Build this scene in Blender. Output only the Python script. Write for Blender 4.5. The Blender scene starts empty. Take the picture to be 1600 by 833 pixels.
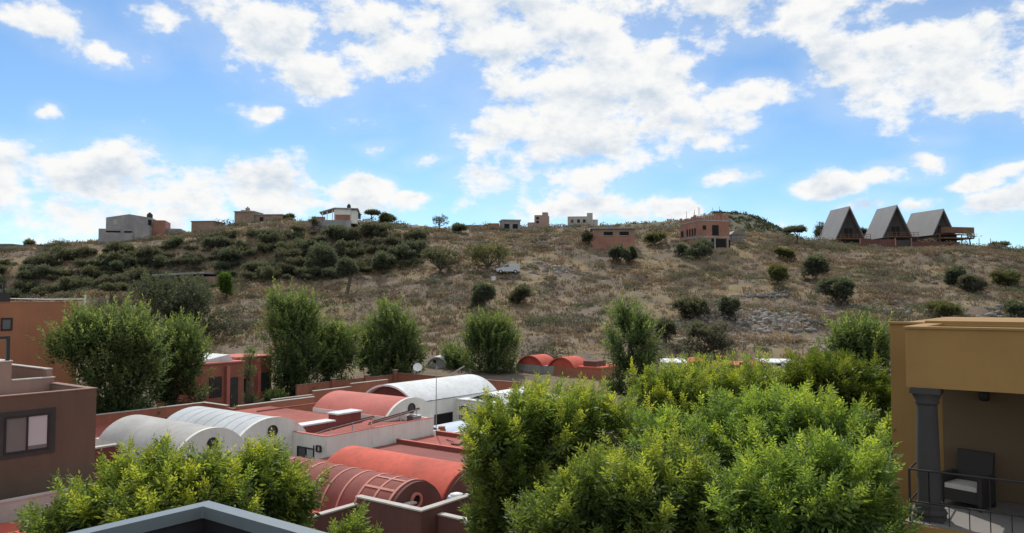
import bpy, math, random
import numpy as np
R = math.radians
random.seed(7)
rng = np.random.default_rng(11)
scene = bpy.context.scene
col = scene.collection

# ------------------------------------------------------------------ camera
H = 10.5; FPX = 1200.0; PITCH = R(2.55)
cam_d = bpy.data.cameras.new('camera'); cam = bpy.data.objects.new('camera', cam_d); col.objects.link(cam)
cam_d.sensor_width = 36.0; cam_d.lens = 36.0 * FPX / 1600.0
cam_d.clip_start = 0.1; cam_d.clip_end = 9000
cam.location = (0, 0, H); cam.rotation_euler = (R(90) + PITCH, 0, 0)
scene.camera = cam
scene.view_settings.view_transform = 'Standard'; scene.view_settings.look = 'None'
scene.view_settings.exposure = 0; scene.view_settings.gamma = 1
cy = scene.cycles
cy.max_bounces = 5; cy.diffuse_bounces = 3; cy.glossy_bounces = 2; cy.transmission_bounces = 4; cy.transparent_max_bounces = 4
cy.use_denoising = True; cy.sample_clamp_indirect = 4.0

def ray(px, py):
    a = (px - 800) / FPX; b = (416.5 - py) / FPX
    return a, math.cos(PITCH) - b * math.sin(PITCH), math.sin(PITCH) + b * math.cos(PITCH)
def at_depth(px, py, Y):
    d = ray(px, py); t = Y / d[1]
    return d[0] * t, Y, H + d[2] * t

# ------------------------------------------------------------------ materials
def new_mat(name):
    m = bpy.data.materials.new(name); m.use_nodes = True
    nt = m.node_tree; b = nt.nodes['Principled BSDF']
    return m, nt, b
def N(nt, typ, **kw):
    n = nt.nodes.new(typ)
    for k, v in kw.items(): setattr(n, k, v)
    return n
def mix_rgb(nt, fac, a, b, mode='MIX'):
    n = N(nt, 'ShaderNodeMix', data_type='RGBA', blend_type=mode)
    def put(s, v):
        if isinstance(v, (tuple, list)): s.default_value = (*v[:3], 1)
        elif isinstance(v, (int, float)): s.default_value = v
        else: nt.links.new(v, s)
    put(n.inputs[0], fac); put(n.inputs[6], a); put(n.inputs[7], b)
    return n.outputs[2]
def ramp(nt, val, p0, p1, c0=(0, 0, 0), c1=(1, 1, 1)):
    n = N(nt, 'ShaderNodeValToRGB'); e = n.color_ramp.elements
    e[0].position = p0; e[0].color = (*c0, 1); e[1].position = p1; e[1].color = (*c1, 1)
    nt.links.new(val, n.inputs[0]); return n.outputs[0]
def noise(nt, vec, scale, detail=4, rough=0.55):
    n = N(nt, 'ShaderNodeTexNoise'); n.inputs['Scale'].default_value = scale
    n.inputs['Detail'].default_value = detail; n.inputs['Roughness'].default_value = rough
    nt.links.new(vec, n.inputs['Vector']); return n.outputs['Fac']
def mapped(nt, vec, scale):
    n = N(nt, 'ShaderNodeVectorMath', operation='MULTIPLY'); nt.links.new(vec, n.inputs[0])
    n.inputs[1].default_value = scale; return n.outputs[0]
def plaster(name, c, dark=0.72, light=1.12, rough=0.88, streak=0.5, scale=1.0, dirt=(0.12, 0.10, 0.08), dirt_amt=0.35, bump=0.15):
    """painted render: broad fading, rain streaks, blotches of dirt and a fine grain"""
    m, nt, b = new_mat(name)
    tc = N(nt, 'ShaderNodeTexCoord'); v = tc.outputs['Object']
    n1 = noise(nt, v, 0.45 * scale, 5, 0.6)
    cd = tuple(x * dark for x in c); cl = tuple(min(1, x * light) for x in c)
    base = mix_rgb(nt, ramp(nt, n1, 0.3, 0.7), cd, cl)
    n2 = noise(nt, mapped(nt, v, (3.2, 3.2, 0.35)), 1.0 * scale, 4, 0.6)
    sfac = N(nt, 'ShaderNodeMath', operation='MULTIPLY'); nt.links.new(ramp(nt, n2, 0.48, 0.78), sfac.inputs[0]); sfac.inputs[1].default_value = streak * dirt_amt * 1.6
    base = mix_rgb(nt, sfac.outputs[0], base, dirt)
    n3 = noise(nt, v, 2.3 * scale, 6, 0.65)
    dfac = N(nt, 'ShaderNodeMath', operation='MULTIPLY'); nt.links.new(ramp(nt, n3, 0.55, 0.8), dfac.inputs[0]); dfac.inputs[1].default_value = dirt_amt
    base = mix_rgb(nt, dfac.outputs[0], base, dirt)
    nt.links.new(base, b.inputs['Base Color'])
    b.inputs['Roughness'].default_value = rough
    if bump:
        bp = N(nt, 'ShaderNodeBump'); bp.inputs['Strength'].default_value = bump; bp.inputs['Distance'].default_value = 0.02
        nt.links.new(noise(nt, v, 14 * scale, 4, 0.7), bp.inputs['Height']); nt.links.new(bp.outputs[0], b.inputs['Normal'])
    return m
def simple(name, c, rough=0.6, metal=0.0, var=0.25, scale=3.0, spec=0.4):
    m, nt, b = new_mat(name)
    tc = N(nt, 'ShaderNodeTexCoord')
    f = noise(nt, tc.outputs['Object'], scale, 4, 0.6)
    nt.links.new(mix_rgb(nt, f, tuple(x * (1 - var) for x in c), tuple(min(1, x * (1 + var)) for x in c)), b.inputs['Base Color'])
    b.inputs['Roughness'].default_value = rough; b.inputs['Metallic'].default_value = metal
    b.inputs['Specular IOR Level'].default_value = spec
    return m
def foliage(name, transl=0.35, gain=1.0, glow=(1.25, 1.2, 0.6), rough=0.75, spec=0.08):
    m = bpy.data.materials.new(name); m.use_nodes = True; nt = m.node_tree; nt.nodes.clear()
    out = N(nt, 'ShaderNodeOutputMaterial'); a = N(nt, 'ShaderNodeAttribute'); a.attribute_name = 'tint'
    c = mix_rgb(nt, 1.0, a.outputs['Color'], (gain, gain, gain), 'MULTIPLY')
    p = N(nt, 'ShaderNodeBsdfPrincipled'); p.inputs['Roughness'].default_value = rough; p.inputs['Specular IOR Level'].default_value = spec
    nt.links.new(c, p.inputs['Base Color'])
    t = N(nt, 'ShaderNodeBsdfTranslucent'); nt.links.new(mix_rgb(nt, 1.0, c, glow, 'MULTIPLY'), t.inputs['Color'])
    mx = N(nt, 'ShaderNodeMixShader'); mx.inputs[0].default_value = transl
    nt.links.new(p.outputs[0], mx.inputs[1]); nt.links.new(t.outputs[0], mx.inputs[2]); nt.links.new(mx.outputs[0], out.inputs[0])
    return m
M = {}
M['leaf'] = foliage('ash_leaf', 0.52, 1.0, (1.9, 1.75, 0.7), 0.42, 0.4)
M['leaf_far'] = foliage('tree_leaf', 0.42, 1.05, (1.6, 1.5, 0.8), 0.6, 0.15)
M['scrub'] = foliage('scrub_leaf', 0.5, 1.4, (1.12, 1.06, 0.92))
M['grass'] = foliage('dry_grass_blade', 0.3, 1.0, (1.05, 1.0, 0.9))
M['bark'] = simple('bark', (0.10, 0.08, 0.06), 0.9, var=0.5, scale=6)
M['white'] = plaster('white_render', (0.78, 0.77, 0.71), dark=0.9, light=1.04, dirt=(0.34, 0.31, 0.26), dirt_amt=0.3, bump=0.1)
M['white_roof'] = plaster('white_roof_coating', (0.70, 0.725, 0.735), dark=0.82, light=1.06, dirt=(0.36, 0.36, 0.35), dirt_amt=0.55, bump=0.12)
M['grey_roof'] = plaster('weathered_white_roof', (0.43, 0.425, 0.41), dark=0.75, light=1.12, dirt=(0.25, 0.22, 0.19), dirt_amt=0.5, bump=0.2)
M['grey_white'] = plaster('blue_white_roof', (0.50, 0.535, 0.56), dark=0.82, light=1.08, dirt=(0.33, 0.33, 0.33), dirt_amt=0.5, bump=0.12)
M['coral'] = plaster('coral_roof_coating', (0.56, 0.105, 0.066), dark=0.72, light=1.2, dirt=(0.22, 0.06, 0.045), dirt_amt=0.6, bump=0.15)
M['pink'] = plaster('faded_pink_roof', (0.52, 0.155, 0.125), dark=0.85, light=1.12, dirt=(0.28, 0.09, 0.07), dirt_amt=0.35, bump=0.15)
M['red_roof'] = plaster('red_roof_coating', (0.34, 0.083, 0.06), dark=0.65, light=1.22, dirt=(0.13, 0.05, 0.04), dirt_amt=0.55, bump=0.2)
M['dull_red'] = plaster('dull_red_roof', (0.25, 0.07, 0.056), dark=0.75, light=1.15, dirt=(0.11, 0.045, 0.04), dirt_amt=0.45, bump=0.2)
M['pinkline'] = plaster('pale_pink_sealant', (0.56, 0.24, 0.19), dark=0.85, light=1.1, dirt_amt=0.25)
M['terracotta'] = plaster('terracotta_wall', (0.34, 0.125, 0.075), dark=0.8, light=1.1, dirt=(0.14, 0.07, 0.05), dirt_amt=0.4)
M['orange'] = plaster('orange_wall', (0.40, 0.165, 0.085), dark=0.86, light=1.08, dirt=(0.2, 0.10, 0.06), dirt_amt=0.3)
M['brown'] = plaster('brown_wall', (0.125, 0.083, 0.058), dark=0.85, light=1.1, dirt=(0.07, 0.045, 0.04), dirt_amt=0.35)
M['brown_lt'] = plaster('light_brown_wall', (0.27, 0.16, 0.125), dark=0.85, light=1.1, dirt=(0.12, 0.08, 0.065), dirt_amt=0.3)
M['maroon'] = plaster('maroon_wall', (0.13, 0.055, 0.045), dark=0.8, light=1.1, dirt=(0.05, 0.03, 0.025), dirt_amt=0.45)
M['ochre'] = plaster('ochre_wall', (0.32, 0.19, 0.064), dark=0.88, light=1.06, dirt=(0.22, 0.11, 0.035), dirt_amt=0.28, bump=0.12)
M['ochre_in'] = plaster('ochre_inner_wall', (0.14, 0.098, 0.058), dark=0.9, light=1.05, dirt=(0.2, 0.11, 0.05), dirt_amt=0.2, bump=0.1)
M['coping'] = plaster('pale_coping', (0.50, 0.47, 0.43), dark=0.75, light=1.06, dirt=(0.3, 0.26, 0.22), dirt_amt=0.5)
M['concrete'] = plaster('bare_concrete', (0.33, 0.32, 0.31), dark=0.7, light=1.15, dirt=(0.14, 0.13, 0.12), dirt_amt=0.5, bump=0.3)
M['pale_grey'] = plaster('pale_grey_wall', (0.40, 0.385, 0.35), dark=0.85, light=1.08, dirt=(0.2, 0.18, 0.16), dirt_amt=0.4)
M['brick'] = plaster('raw_brick', (0.34, 0.165, 0.115), dark=0.7, light=1.2, dirt=(0.2, 0.15, 0.12), dirt_amt=0.5, scale=0.9, bump=0.3)
M['brick_pale'] = plaster('dusty_brick', (0.34, 0.24, 0.205), dark=0.8, light=1.15, dirt=(0.2, 0.16, 0.14), dirt_amt=0.45, bump=0.3)
M['brick_tan'] = plaster('tan_brick', (0.30, 0.205, 0.15), dark=0.75, light=1.15, dirt=(0.17, 0.13, 0.1), dirt_amt=0.45, bump=0.3)
M['block'] = plaster('grey_block_wall', (0.30, 0.285, 0.285), dark=0.75, light=1.15, dirt=(0.15, 0.13, 0.12), dirt_amt=0.5, bump=0.3)
M['shingle'] = plaster('grey_sheet_roof', (0.185, 0.18, 0.18), dark=0.85, light=1.08, rough=0.6, dirt=(0.17, 0.165, 0.16), dirt_amt=0.4)
M['dark_wood'] = plaster('dark_boarding', (0.05, 0.045, 0.043), dark=0.7, light=1.3, dirt=(0.03, 0.025, 0.02), dirt_amt=0.4)
M['wood'] = plaster('brown_deck_wood', (0.16, 0.085, 0.05), dark=0.75, light=1.2, dirt=(0.06, 0.04, 0.03), dirt_amt=0.4)
M['steel'] = simple('dark_steel', (0.03, 0.03, 0.033), 0.45, 0.2)
M['rail'] = simple('sky_tinted_rail', (0.135, 0.165, 0.175), 0.35, 0.0, var=0.18, scale=9, spec=0.6)  # sky reflection put into the top rail's base colour
M['galv'] = simple('galvanised_steel', (0.45, 0.45, 0.45), 0.4, 0.7)
M['whitemetal'] = simple('white_painted_metal', (0.75, 0.76, 0.76), 0.45, 0.0, var=0.1)
M['panel'] = simple('solar_collector', (0.05, 0.045, 0.05), 0.25, 0.0)
M['panel_back'] = simple('collector_back_sheet', (0.36, 0.22, 0.2), 0.5, 0.0)
M['stone'] = plaster('grey_cantera_stone', (0.045, 0.043, 0.043), dark=0.7, light=1.25, dirt=(0.04, 0.038, 0.036), dirt_amt=0.4, bump=0.35)
M['black'] = simple('black_plastic', (0.015, 0.014, 0.014), 0.5)
M['wicker'] = simple('dark_wicker', (0.03, 0.026, 0.024), 0.75, var=0.5, scale=60)
M['cushion'] = simple('pale_cushion', (0.48, 0.46, 0.43), 0.9, var=0.06)
M['tile'] = plaster('pale_floor_tile', (0.21, 0.195, 0.185), dark=0.9, light=1.06, dirt_amt=0.2)
M['plastic'] = simple('blue_white_plastic', (0.55, 0.63, 0.74), 0.35, var=0.15, scale=5)
M['rock'] = plaster('grey_rock', (0.23, 0.215, 0.20), dark=0.6, light=1.3, dirt=(0.14, 0.12, 0.1), dirt_amt=0.5, scale=1.2, bump=0.5)
M['carpaint'] = simple('white_car_paint', (0.5, 0.52, 0.54), 0.4, var=0.05, spec=0.6)
M['rubber'] = simple('rubber', (0.02, 0.02, 0.02), 0.85)
M['asphalt'] = plaster('street_asphalt', (0.075, 0.072, 0.07), dark=0.75, light=1.25, dirt=(0.16, 0.13, 0.1), dirt_amt=0.4, bump=0.3)
def glass(name, c=(0.05, 0.06, 0.07), rough=0.08):
    m, nt, b = new_mat(name)
    tc = N(nt, 'ShaderNodeTexCoord')
    nt.links.new(mix_rgb(nt, noise(nt, tc.outputs['Object'], 1.5), tuple(x * .8 for x in c), tuple(x * 1.2 for x in c)), b.inputs['Base Color'])
    b.inputs['Roughness'].default_value = rough; b.inputs['Specular IOR Level'].default_value = 0.8
    return m
M['glass'] = glass('window_glass')
M['glass_dim'] = glass('window_glass_dim', (0.16, 0.16, 0.165), 0.15)
M['curtain'] = simple('white_curtain', (0.46, 0.46, 0.48), 0.9, var=0.08, scale=2)
M['void'] = simple('dark_interior', (0.012, 0.011, 0.011), 0.9)

# ------------------------------------------------------------------ mesh helpers
class Frame:
    def __init__(s, x=0, y=0, z=0, ang=0.0):
        s.o = (x, y, z); s.c = math.cos(ang); s.s = math.sin(ang); s.ang = ang
    def w(s, a, b, c):
        return (s.o[0] + a * s.c - b * s.s, s.o[1] + a * s.s + b * s.c, s.o[2] + c)
AZ = R(36.5)
G = Frame(0, 0, 0, R(90) - AZ)          # first axis u, second axis v : the street grid of the estate
WF = Frame()
class MB:
    def __init__(s, fr=G): s.v = []; s.f = []; s.sm = []; s.fr = fr
    def add(s, pts, faces, smooth=False, world=False):
        n = len(s.v)
        s.v += [p if world else s.fr.w(*p) for p in pts]
        for f in faces: s.f.append(tuple(n + i for i in f)); s.sm.append(smooth)
        return s
    def box(s, a0, a1, b0, b1, c0, c1):
        if a0 > a1: a0, a1 = a1, a0
        if b0 > b1: b0, b1 = b1, b0
        p = [(a, b, c) for c in (c0, c1) for (a, b) in ((a0, b0), (a1, b0), (a1, b1), (a0, b1))]
        return s.add(p, [(3, 2, 1, 0), (4, 5, 6, 7), (0, 1, 5, 4), (1, 2, 6, 5), (2, 3, 7, 6), (3, 0, 4, 7)])
    def prism(s, poly, lo, hi, axis='c', smooth=False):
        """poly: 2-D outline; extruded along axis c (z), b or a"""
        n = len(poly)
        def P(q, t): return (q[0], q[1], t) if axis == 'c' else ((q[0], t, q[1]) if axis == 'b' else (t, q[0], q[1]))
        s.add([P(q, lo) for q in poly], [tuple(range(n))]); s.add([P(q, hi) for q in poly], [tuple(range(n))])
        pts = [P(q, lo) for q in poly] + [P(q, hi) for q in poly]
        return s.add(pts, [(i, (i + 1) % n, n + (i + 1) % n, n + i) for i in range(n)], smooth)
    def tube(s, pts, rad, k=8, cap=True):
        """pts in the frame; rad a number or list"""
        P = [np.array(s.fr.w(*p)) for p in pts]; n = len(P)
        rr = rad if isinstance(rad, (list, tuple)) else [rad] * n
        vs = []; up0 = None
        for i in range(n):
            d = P[min(i + 1, n - 1)] - P[max(i - 1, 0)]; d /= (np.linalg.norm(d) + 1e-9)
            if up0 is None:
                up0 = np.array([0, 0, 1.0]) if abs(d[2]) < 0.9 else np.array([1.0, 0, 0])
            a = np.cross(d, up0); a /= (np.linalg.norm(a) + 1e-9); b = np.cross(a, d); up0 = b
            for j in range(k):
                t = 2 * math.pi * j / k
                vs.append(tuple(P[i] + rr[i] * (math.cos(t) * a + math.sin(t) * b)))
        fs = [(i * k + j, i * k + (j + 1) % k, (i + 1) * k + (j + 1) % k, (i + 1) * k + j) for i in range(n - 1) for j in range(k)]
        s.add(vs, fs, k > 4, True)
        if cap:
            s.add(vs[:k], [tuple(range(k))], False, True); s.add(vs[-k:], [tuple(range(k))], False, True)
        return s
    def lathe(s, prof, a, b, k=20):
        """profile [(radius, z)...] turned about the vertical through (a,b)"""
        vs = [(a + r * math.cos(2 * math.pi * j / k), b + r * math.sin(2 * math.pi * j / k), z) for r, z in prof for j in range(k)]
        fs = [(i * k + j, i * k + (j + 1) % k, (i + 1) * k + (j + 1) % k, (i + 1) * k + j) for i in range(len(prof) - 1) for j in range(k)]
        s.add(vs, fs, True); s.add(vs[:k], [tuple(range(k))]); s.add(vs[-k:], [tuple(range(k))]); return s
    def build(s, name, mat, parent=None, label=None):
        me = bpy.data.meshes.new(name); ob = bpy.data.objects.new(name, me); col.objects.link(ob)
        off = parent_world(parent) if parent else (0, 0, 0)
        me.from_pydata([(x - off[0], y - off[1], z - off[2]) for x, y, z in s.v], [], s.f)
        me.polygons.foreach_set('use_smooth', s.sm); me.validate(); me.update()
        import bmesh
        bm = bmesh.new(); bm.from_mesh(me); bmesh.ops.recalc_face_normals(bm, faces=bm.faces); bm.to_mesh(me); bm.free()
        me.materials.append(mat if not isinstance(mat, str) else M[mat])
        if parent: ob.parent = parent
        if label: ob['label'] = label
        return ob
def parent_world(o):
    x, y, z = o.location
    while o.parent: o = o.parent; x += o.location[0]; y += o.location[1]; z += o.location[2]
    return (x, y, z)
def tag(o, label=None, cat=None, group=None, kind=None):
    if label: o['label'] = label
    if cat: o['category'] = cat
    if group: o['group'] = group
    if kind: o['kind'] = kind
    return o
def thing(name, label, cat, loc, group=None):
    o = bpy.data.objects.new(name, None); col.objects.link(o); o.location = loc; o.empty_display_size = 0.2
    return tag(o, label, cat, group, 'thing')
def np_mesh(name, V, F, mat, parent=None, tint=None, smooth=False):
    me = bpy.data.meshes.new(name)
    V = np.asarray(V, np.float32); F = np.asarray(F, np.int32); k = F.shape[1]
    me.vertices.add(len(V)); me.vertices.foreach_set('co', V.ravel())
    me.loops.add(F.size); me.loops.foreach_set('vertex_index', F.ravel())
    me.polygons.add(len(F)); me.polygons.foreach_set('loop_start', np.arange(0, F.size, k, dtype=np.int32))
    me.polygons.foreach_set('loop_total', np.full(len(F), k, np.int32))
    if smooth: me.polygons.foreach_set('use_smooth', np.ones(len(F), bool))
    if tint is not None:
        at = me.color_attributes.new('tint', 'FLOAT_COLOR', 'POINT')
        c = np.ones((len(V), 4), np.float32); c[:, :3] = tint; at.data.foreach_set('color', c.ravel())
    me.update(calc_edges=True); me.validate()
    me.materials.append(M[mat])
    ob = bpy.data.objects.new(name, me); col.objects.link(ob)
    if parent: ob.parent = parent
    return ob

# ------------------------------------------------------------------ terrain
_h = np.random.default_rng(5).random((256, 256))
def vnoise(x, y):
    xi = np.floor(x).astype(int); yi = np.floor(y).astype(int); fx = x - xi; fy = y - yi
    fx = fx * fx * (3 - 2 * fx); fy = fy * fy * (3 - 2 * fy)
    g = lambda a, b: _h[a % 256, b % 256]
    return (g(xi, yi) * (1 - fx) + g(xi + 1, yi) * fx) * (1 - fy) + (g(xi, yi + 1) * (1 - fx) + g(xi + 1, yi + 1) * fx) * fy
def fbm(x, y, o=4):
    s = 0; a = 0.5
    for i in range(o): s = s + a * vnoise(x * 2 ** i + 17 * i, y * 2 ** i + 31 * i); a *= 0.5
    return s
RX = [-600, -200, 0, 130, 200, 250, 300, 345, 400, 450, 480, 560, 600, 650, 700, 760, 800, 900, 1000, 1060, 1120, 1200, 1280, 1350, 1400, 1500, 1540, 1600, 1800, 2200]
RY = [405, 396, 389, 378, 372, 368, 361, 351, 347, 343, 345, 346, 347, 352, 357, 357, 355, 353, 354, 357, 360, 366, 376, 379, 380, 381, 384, 391, 398, 410]
DX = [-600, 0, 200, 400, 600, 800, 1000, 1200, 1400, 1600, 2200]
DY = [150, 160, 166, 170, 172, 182, 186, 182, 178, 172, 165]
Y0 = 88.0
def ridge(px):
    Yr = np.interp(px, DX, DY); yr = np.interp(px, RX, RY)
    return Yr, H + (470 - yr) / 1200.0 * Yr
def zt(X, Y):
    X = np.asarray(X, float); Y = np.asarray(Y, float)
    Ys = np.maximum(Y, 20.0)
    px = np.clip(800 + 1200 * X / Ys, -600, 2200)
    base = np.interp(Y, [-100, 38, 50, 62, 75, 88], [0, 0, 0.9, 2.0, 3.0, 4.0])
    Yr, zr = ridge(px)
    s = np.clip((Y - Y0) / (Yr - Y0), 0, 1)
    lin = np.interp(s, [0, 0.3, 0.55, 0.8, 1], [0, 0.24, 0.52, 0.83, 1])
    sc = np.interp(s, [0, 0.35, 0.62, 0.78, 0.87, 1], [0, 0.22, 0.44, 0.80, 0.90, 1])
    w = np.clip((720 - px) / 140, 0, 1)
    h = lin * (1 - w) + sc * w
    z = np.where(Y > Y0, 4.0 + (zr - 4.0) * h, base)
    amp = np.clip((Y - 75) / 20, 0, 1) * np.clip((1.02 - s) * 3.5, 0.08, 1)
    z = z + amp * ((fbm(X / 14.0, Y / 10.0, 4) - 0.47) * 3.2 + (fbm(X / 3.0 + 9, Y / 3.0, 3) - 0.44) * 0.7)
    beyond = np.maximum(Y - Yr - 6, 0)
    z = z - np.where(Y > Y0, np.minimum(beyond * 0.05, 40), 0)
    return z
def zt1(x, y): return float(zt(np.array([x]), np.array([y]))[0])
xs = np.concatenate([np.linspace(-3200, -420, 14), np.linspace(-400, -170, 40), np.arange(-168, 168, 1.4), np.linspace(170, 400, 40), np.linspace(420, 3200, 14)])
ys = np.concatenate([np.linspace(-600, -70, 10), np.arange(-60, 84, 4.0), np.arange(84, 200, 0.8), np.arange(200, 320, 5.0), np.linspace(330, 4200, 24)])
XX, YY = np.meshgrid(xs, ys); ZZ = zt(XX, YY)
nx, ny = len(xs), len(ys)
idx = (np.arange(ny - 1)[:, None] * nx + np.arange(nx - 1)[None, :]).ravel()
def terrain_mat(name, hill=1.0):
    m, nt, b = new_mat(name)
    tc = N(nt, 'ShaderNodeTexCoord'); v = tc.outputs['Object']
    grass = mix_rgb(nt, ramp(nt, noise(nt, v, 0.5, 6, 0.7), 0.35, 0.65), (0.195, 0.152, 0.092), (0.27, 0.205, 0.12))
    soil = mix_rgb(nt, noise(nt, v, 1.3, 5, 0.7), (0.145, 0.115, 0.092), (0.185, 0.148, 0.118))
    c = mix_rgb(nt, ramp(nt, noise(nt, v, 0.13, 5, 0.6), 0.42, 0.58), grass, soil)
    c = mix_rgb(nt, ramp(nt, noise(nt, v, 0.22, 6, 0.7), 0.56, 0.68), c, (0.13, 0.122, 0.088))
    c = mix_rgb(nt, ramp(nt, noise(nt, v, 2.6, 4, 0.7), 0.58, 0.74), c, (0.12, 0.095, 0.075))
    nt.links.new(c, b.inputs['Base Color']); b.inputs['Roughness'].default_value = 0.95; b.inputs['Specular IOR Level'].default_value = 0.1
    bp = N(nt, 'ShaderNodeBump'); bp.inputs['Strength'].default_value = 0.5; bp.inputs['Distance'].default_value = 0.3
    nt.links.new(noise(nt, v, 1.6, 6, 0.75), bp.inputs['Height']); nt.links.new(bp.outputs[0], b.inputs['Normal'])
    return m
M['terrain'] = terrain_mat('dry_hillside')
M['far_slope'] = plaster('far_slope', (0.10, 0.095, 0.062), dark=0.75, light=1.25, rough=0.95, dirt=(0.07, 0.072, 0.048), dirt_amt=0.6, scale=0.15, bump=0)
o = np_mesh('ground', np.stack([XX.ravel(), YY.ravel(), ZZ.ravel()], 1), np.stack([idx, idx + 1, idx + nx + 1, idx + nx], 1), 'terrain', smooth=True)
tag(o, kind='structure')
# far hill behind the ridge
fx_ = np.linspace(-40, 300, 120); fy_ = np.linspace(260, 420, 60); FXX, FYY = np.meshgrid(fx_, fy_)
def zfar(X, Y):
    px = 800 + 1200 * X / 320.0
    top = np.interp(px, [780, 880, 930, 1000, 1060, 1110, 1150, 1180, 1200, 1225, 1260, 1400], [380, 364, 354, 348, 342, 337, 335, 339, 347, 362, 385, 420])
    z = H + (470 - top) / 1200 * 320
    return z - np.abs(Y - 320) ** 1.25 * 0.16 + (fbm(X / 12, Y / 12, 4) - 0.47) * 3.5
FZ = zfar(FXX, FYY); fnx, fny = len(fx_), len(fy_)
fi = (np.arange(fny - 1)[:, None] * fnx + np.arange(fnx - 1)[None, :]).ravel()
tag(np_mesh('far_hill', np.stack([FXX.ravel(), FYY.ravel(), FZ.ravel()], 1), np.stack([fi, fi + 1, fi + fnx + 1, fi + fnx], 1), 'far_slope', smooth=True), kind='structure')
# street in front of the far houses, laid just above the ground sheet
def strip(name, pts, width, mat, lift=0.02):
    P = []; 
    for i, (x, y) in enumerate(pts):
        a = pts[max(i - 1, 0)]; b = pts[min(i + 1, len(pts) - 1)]
        d = np.array([b[0] - a[0], b[1] - a[1]]); d = d / np.linalg.norm(d); n = np.array([-d[1], d[0]])
        for k in range(5):
            q = np.array([x, y]) + n * width * (k / 4 - 0.5); P.append((q[0], q[1], zt1(q[0], q[1]) + lift))
    F = [(i * 5 + k, i * 5 + k + 1, i * 5 + k + 6, i * 5 + k + 5) for i in range(len(pts) - 1) for k in range(4)]
    return tag(np_mesh(name, P, F, mat), kind='structure')
def guv(u, v): return G.w(u, v, 0)[:2]
strip('street', [guv(12 + t * 2.0, 52.0) for t in range(21)], 5.0, 'asphalt', 0.10)

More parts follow.
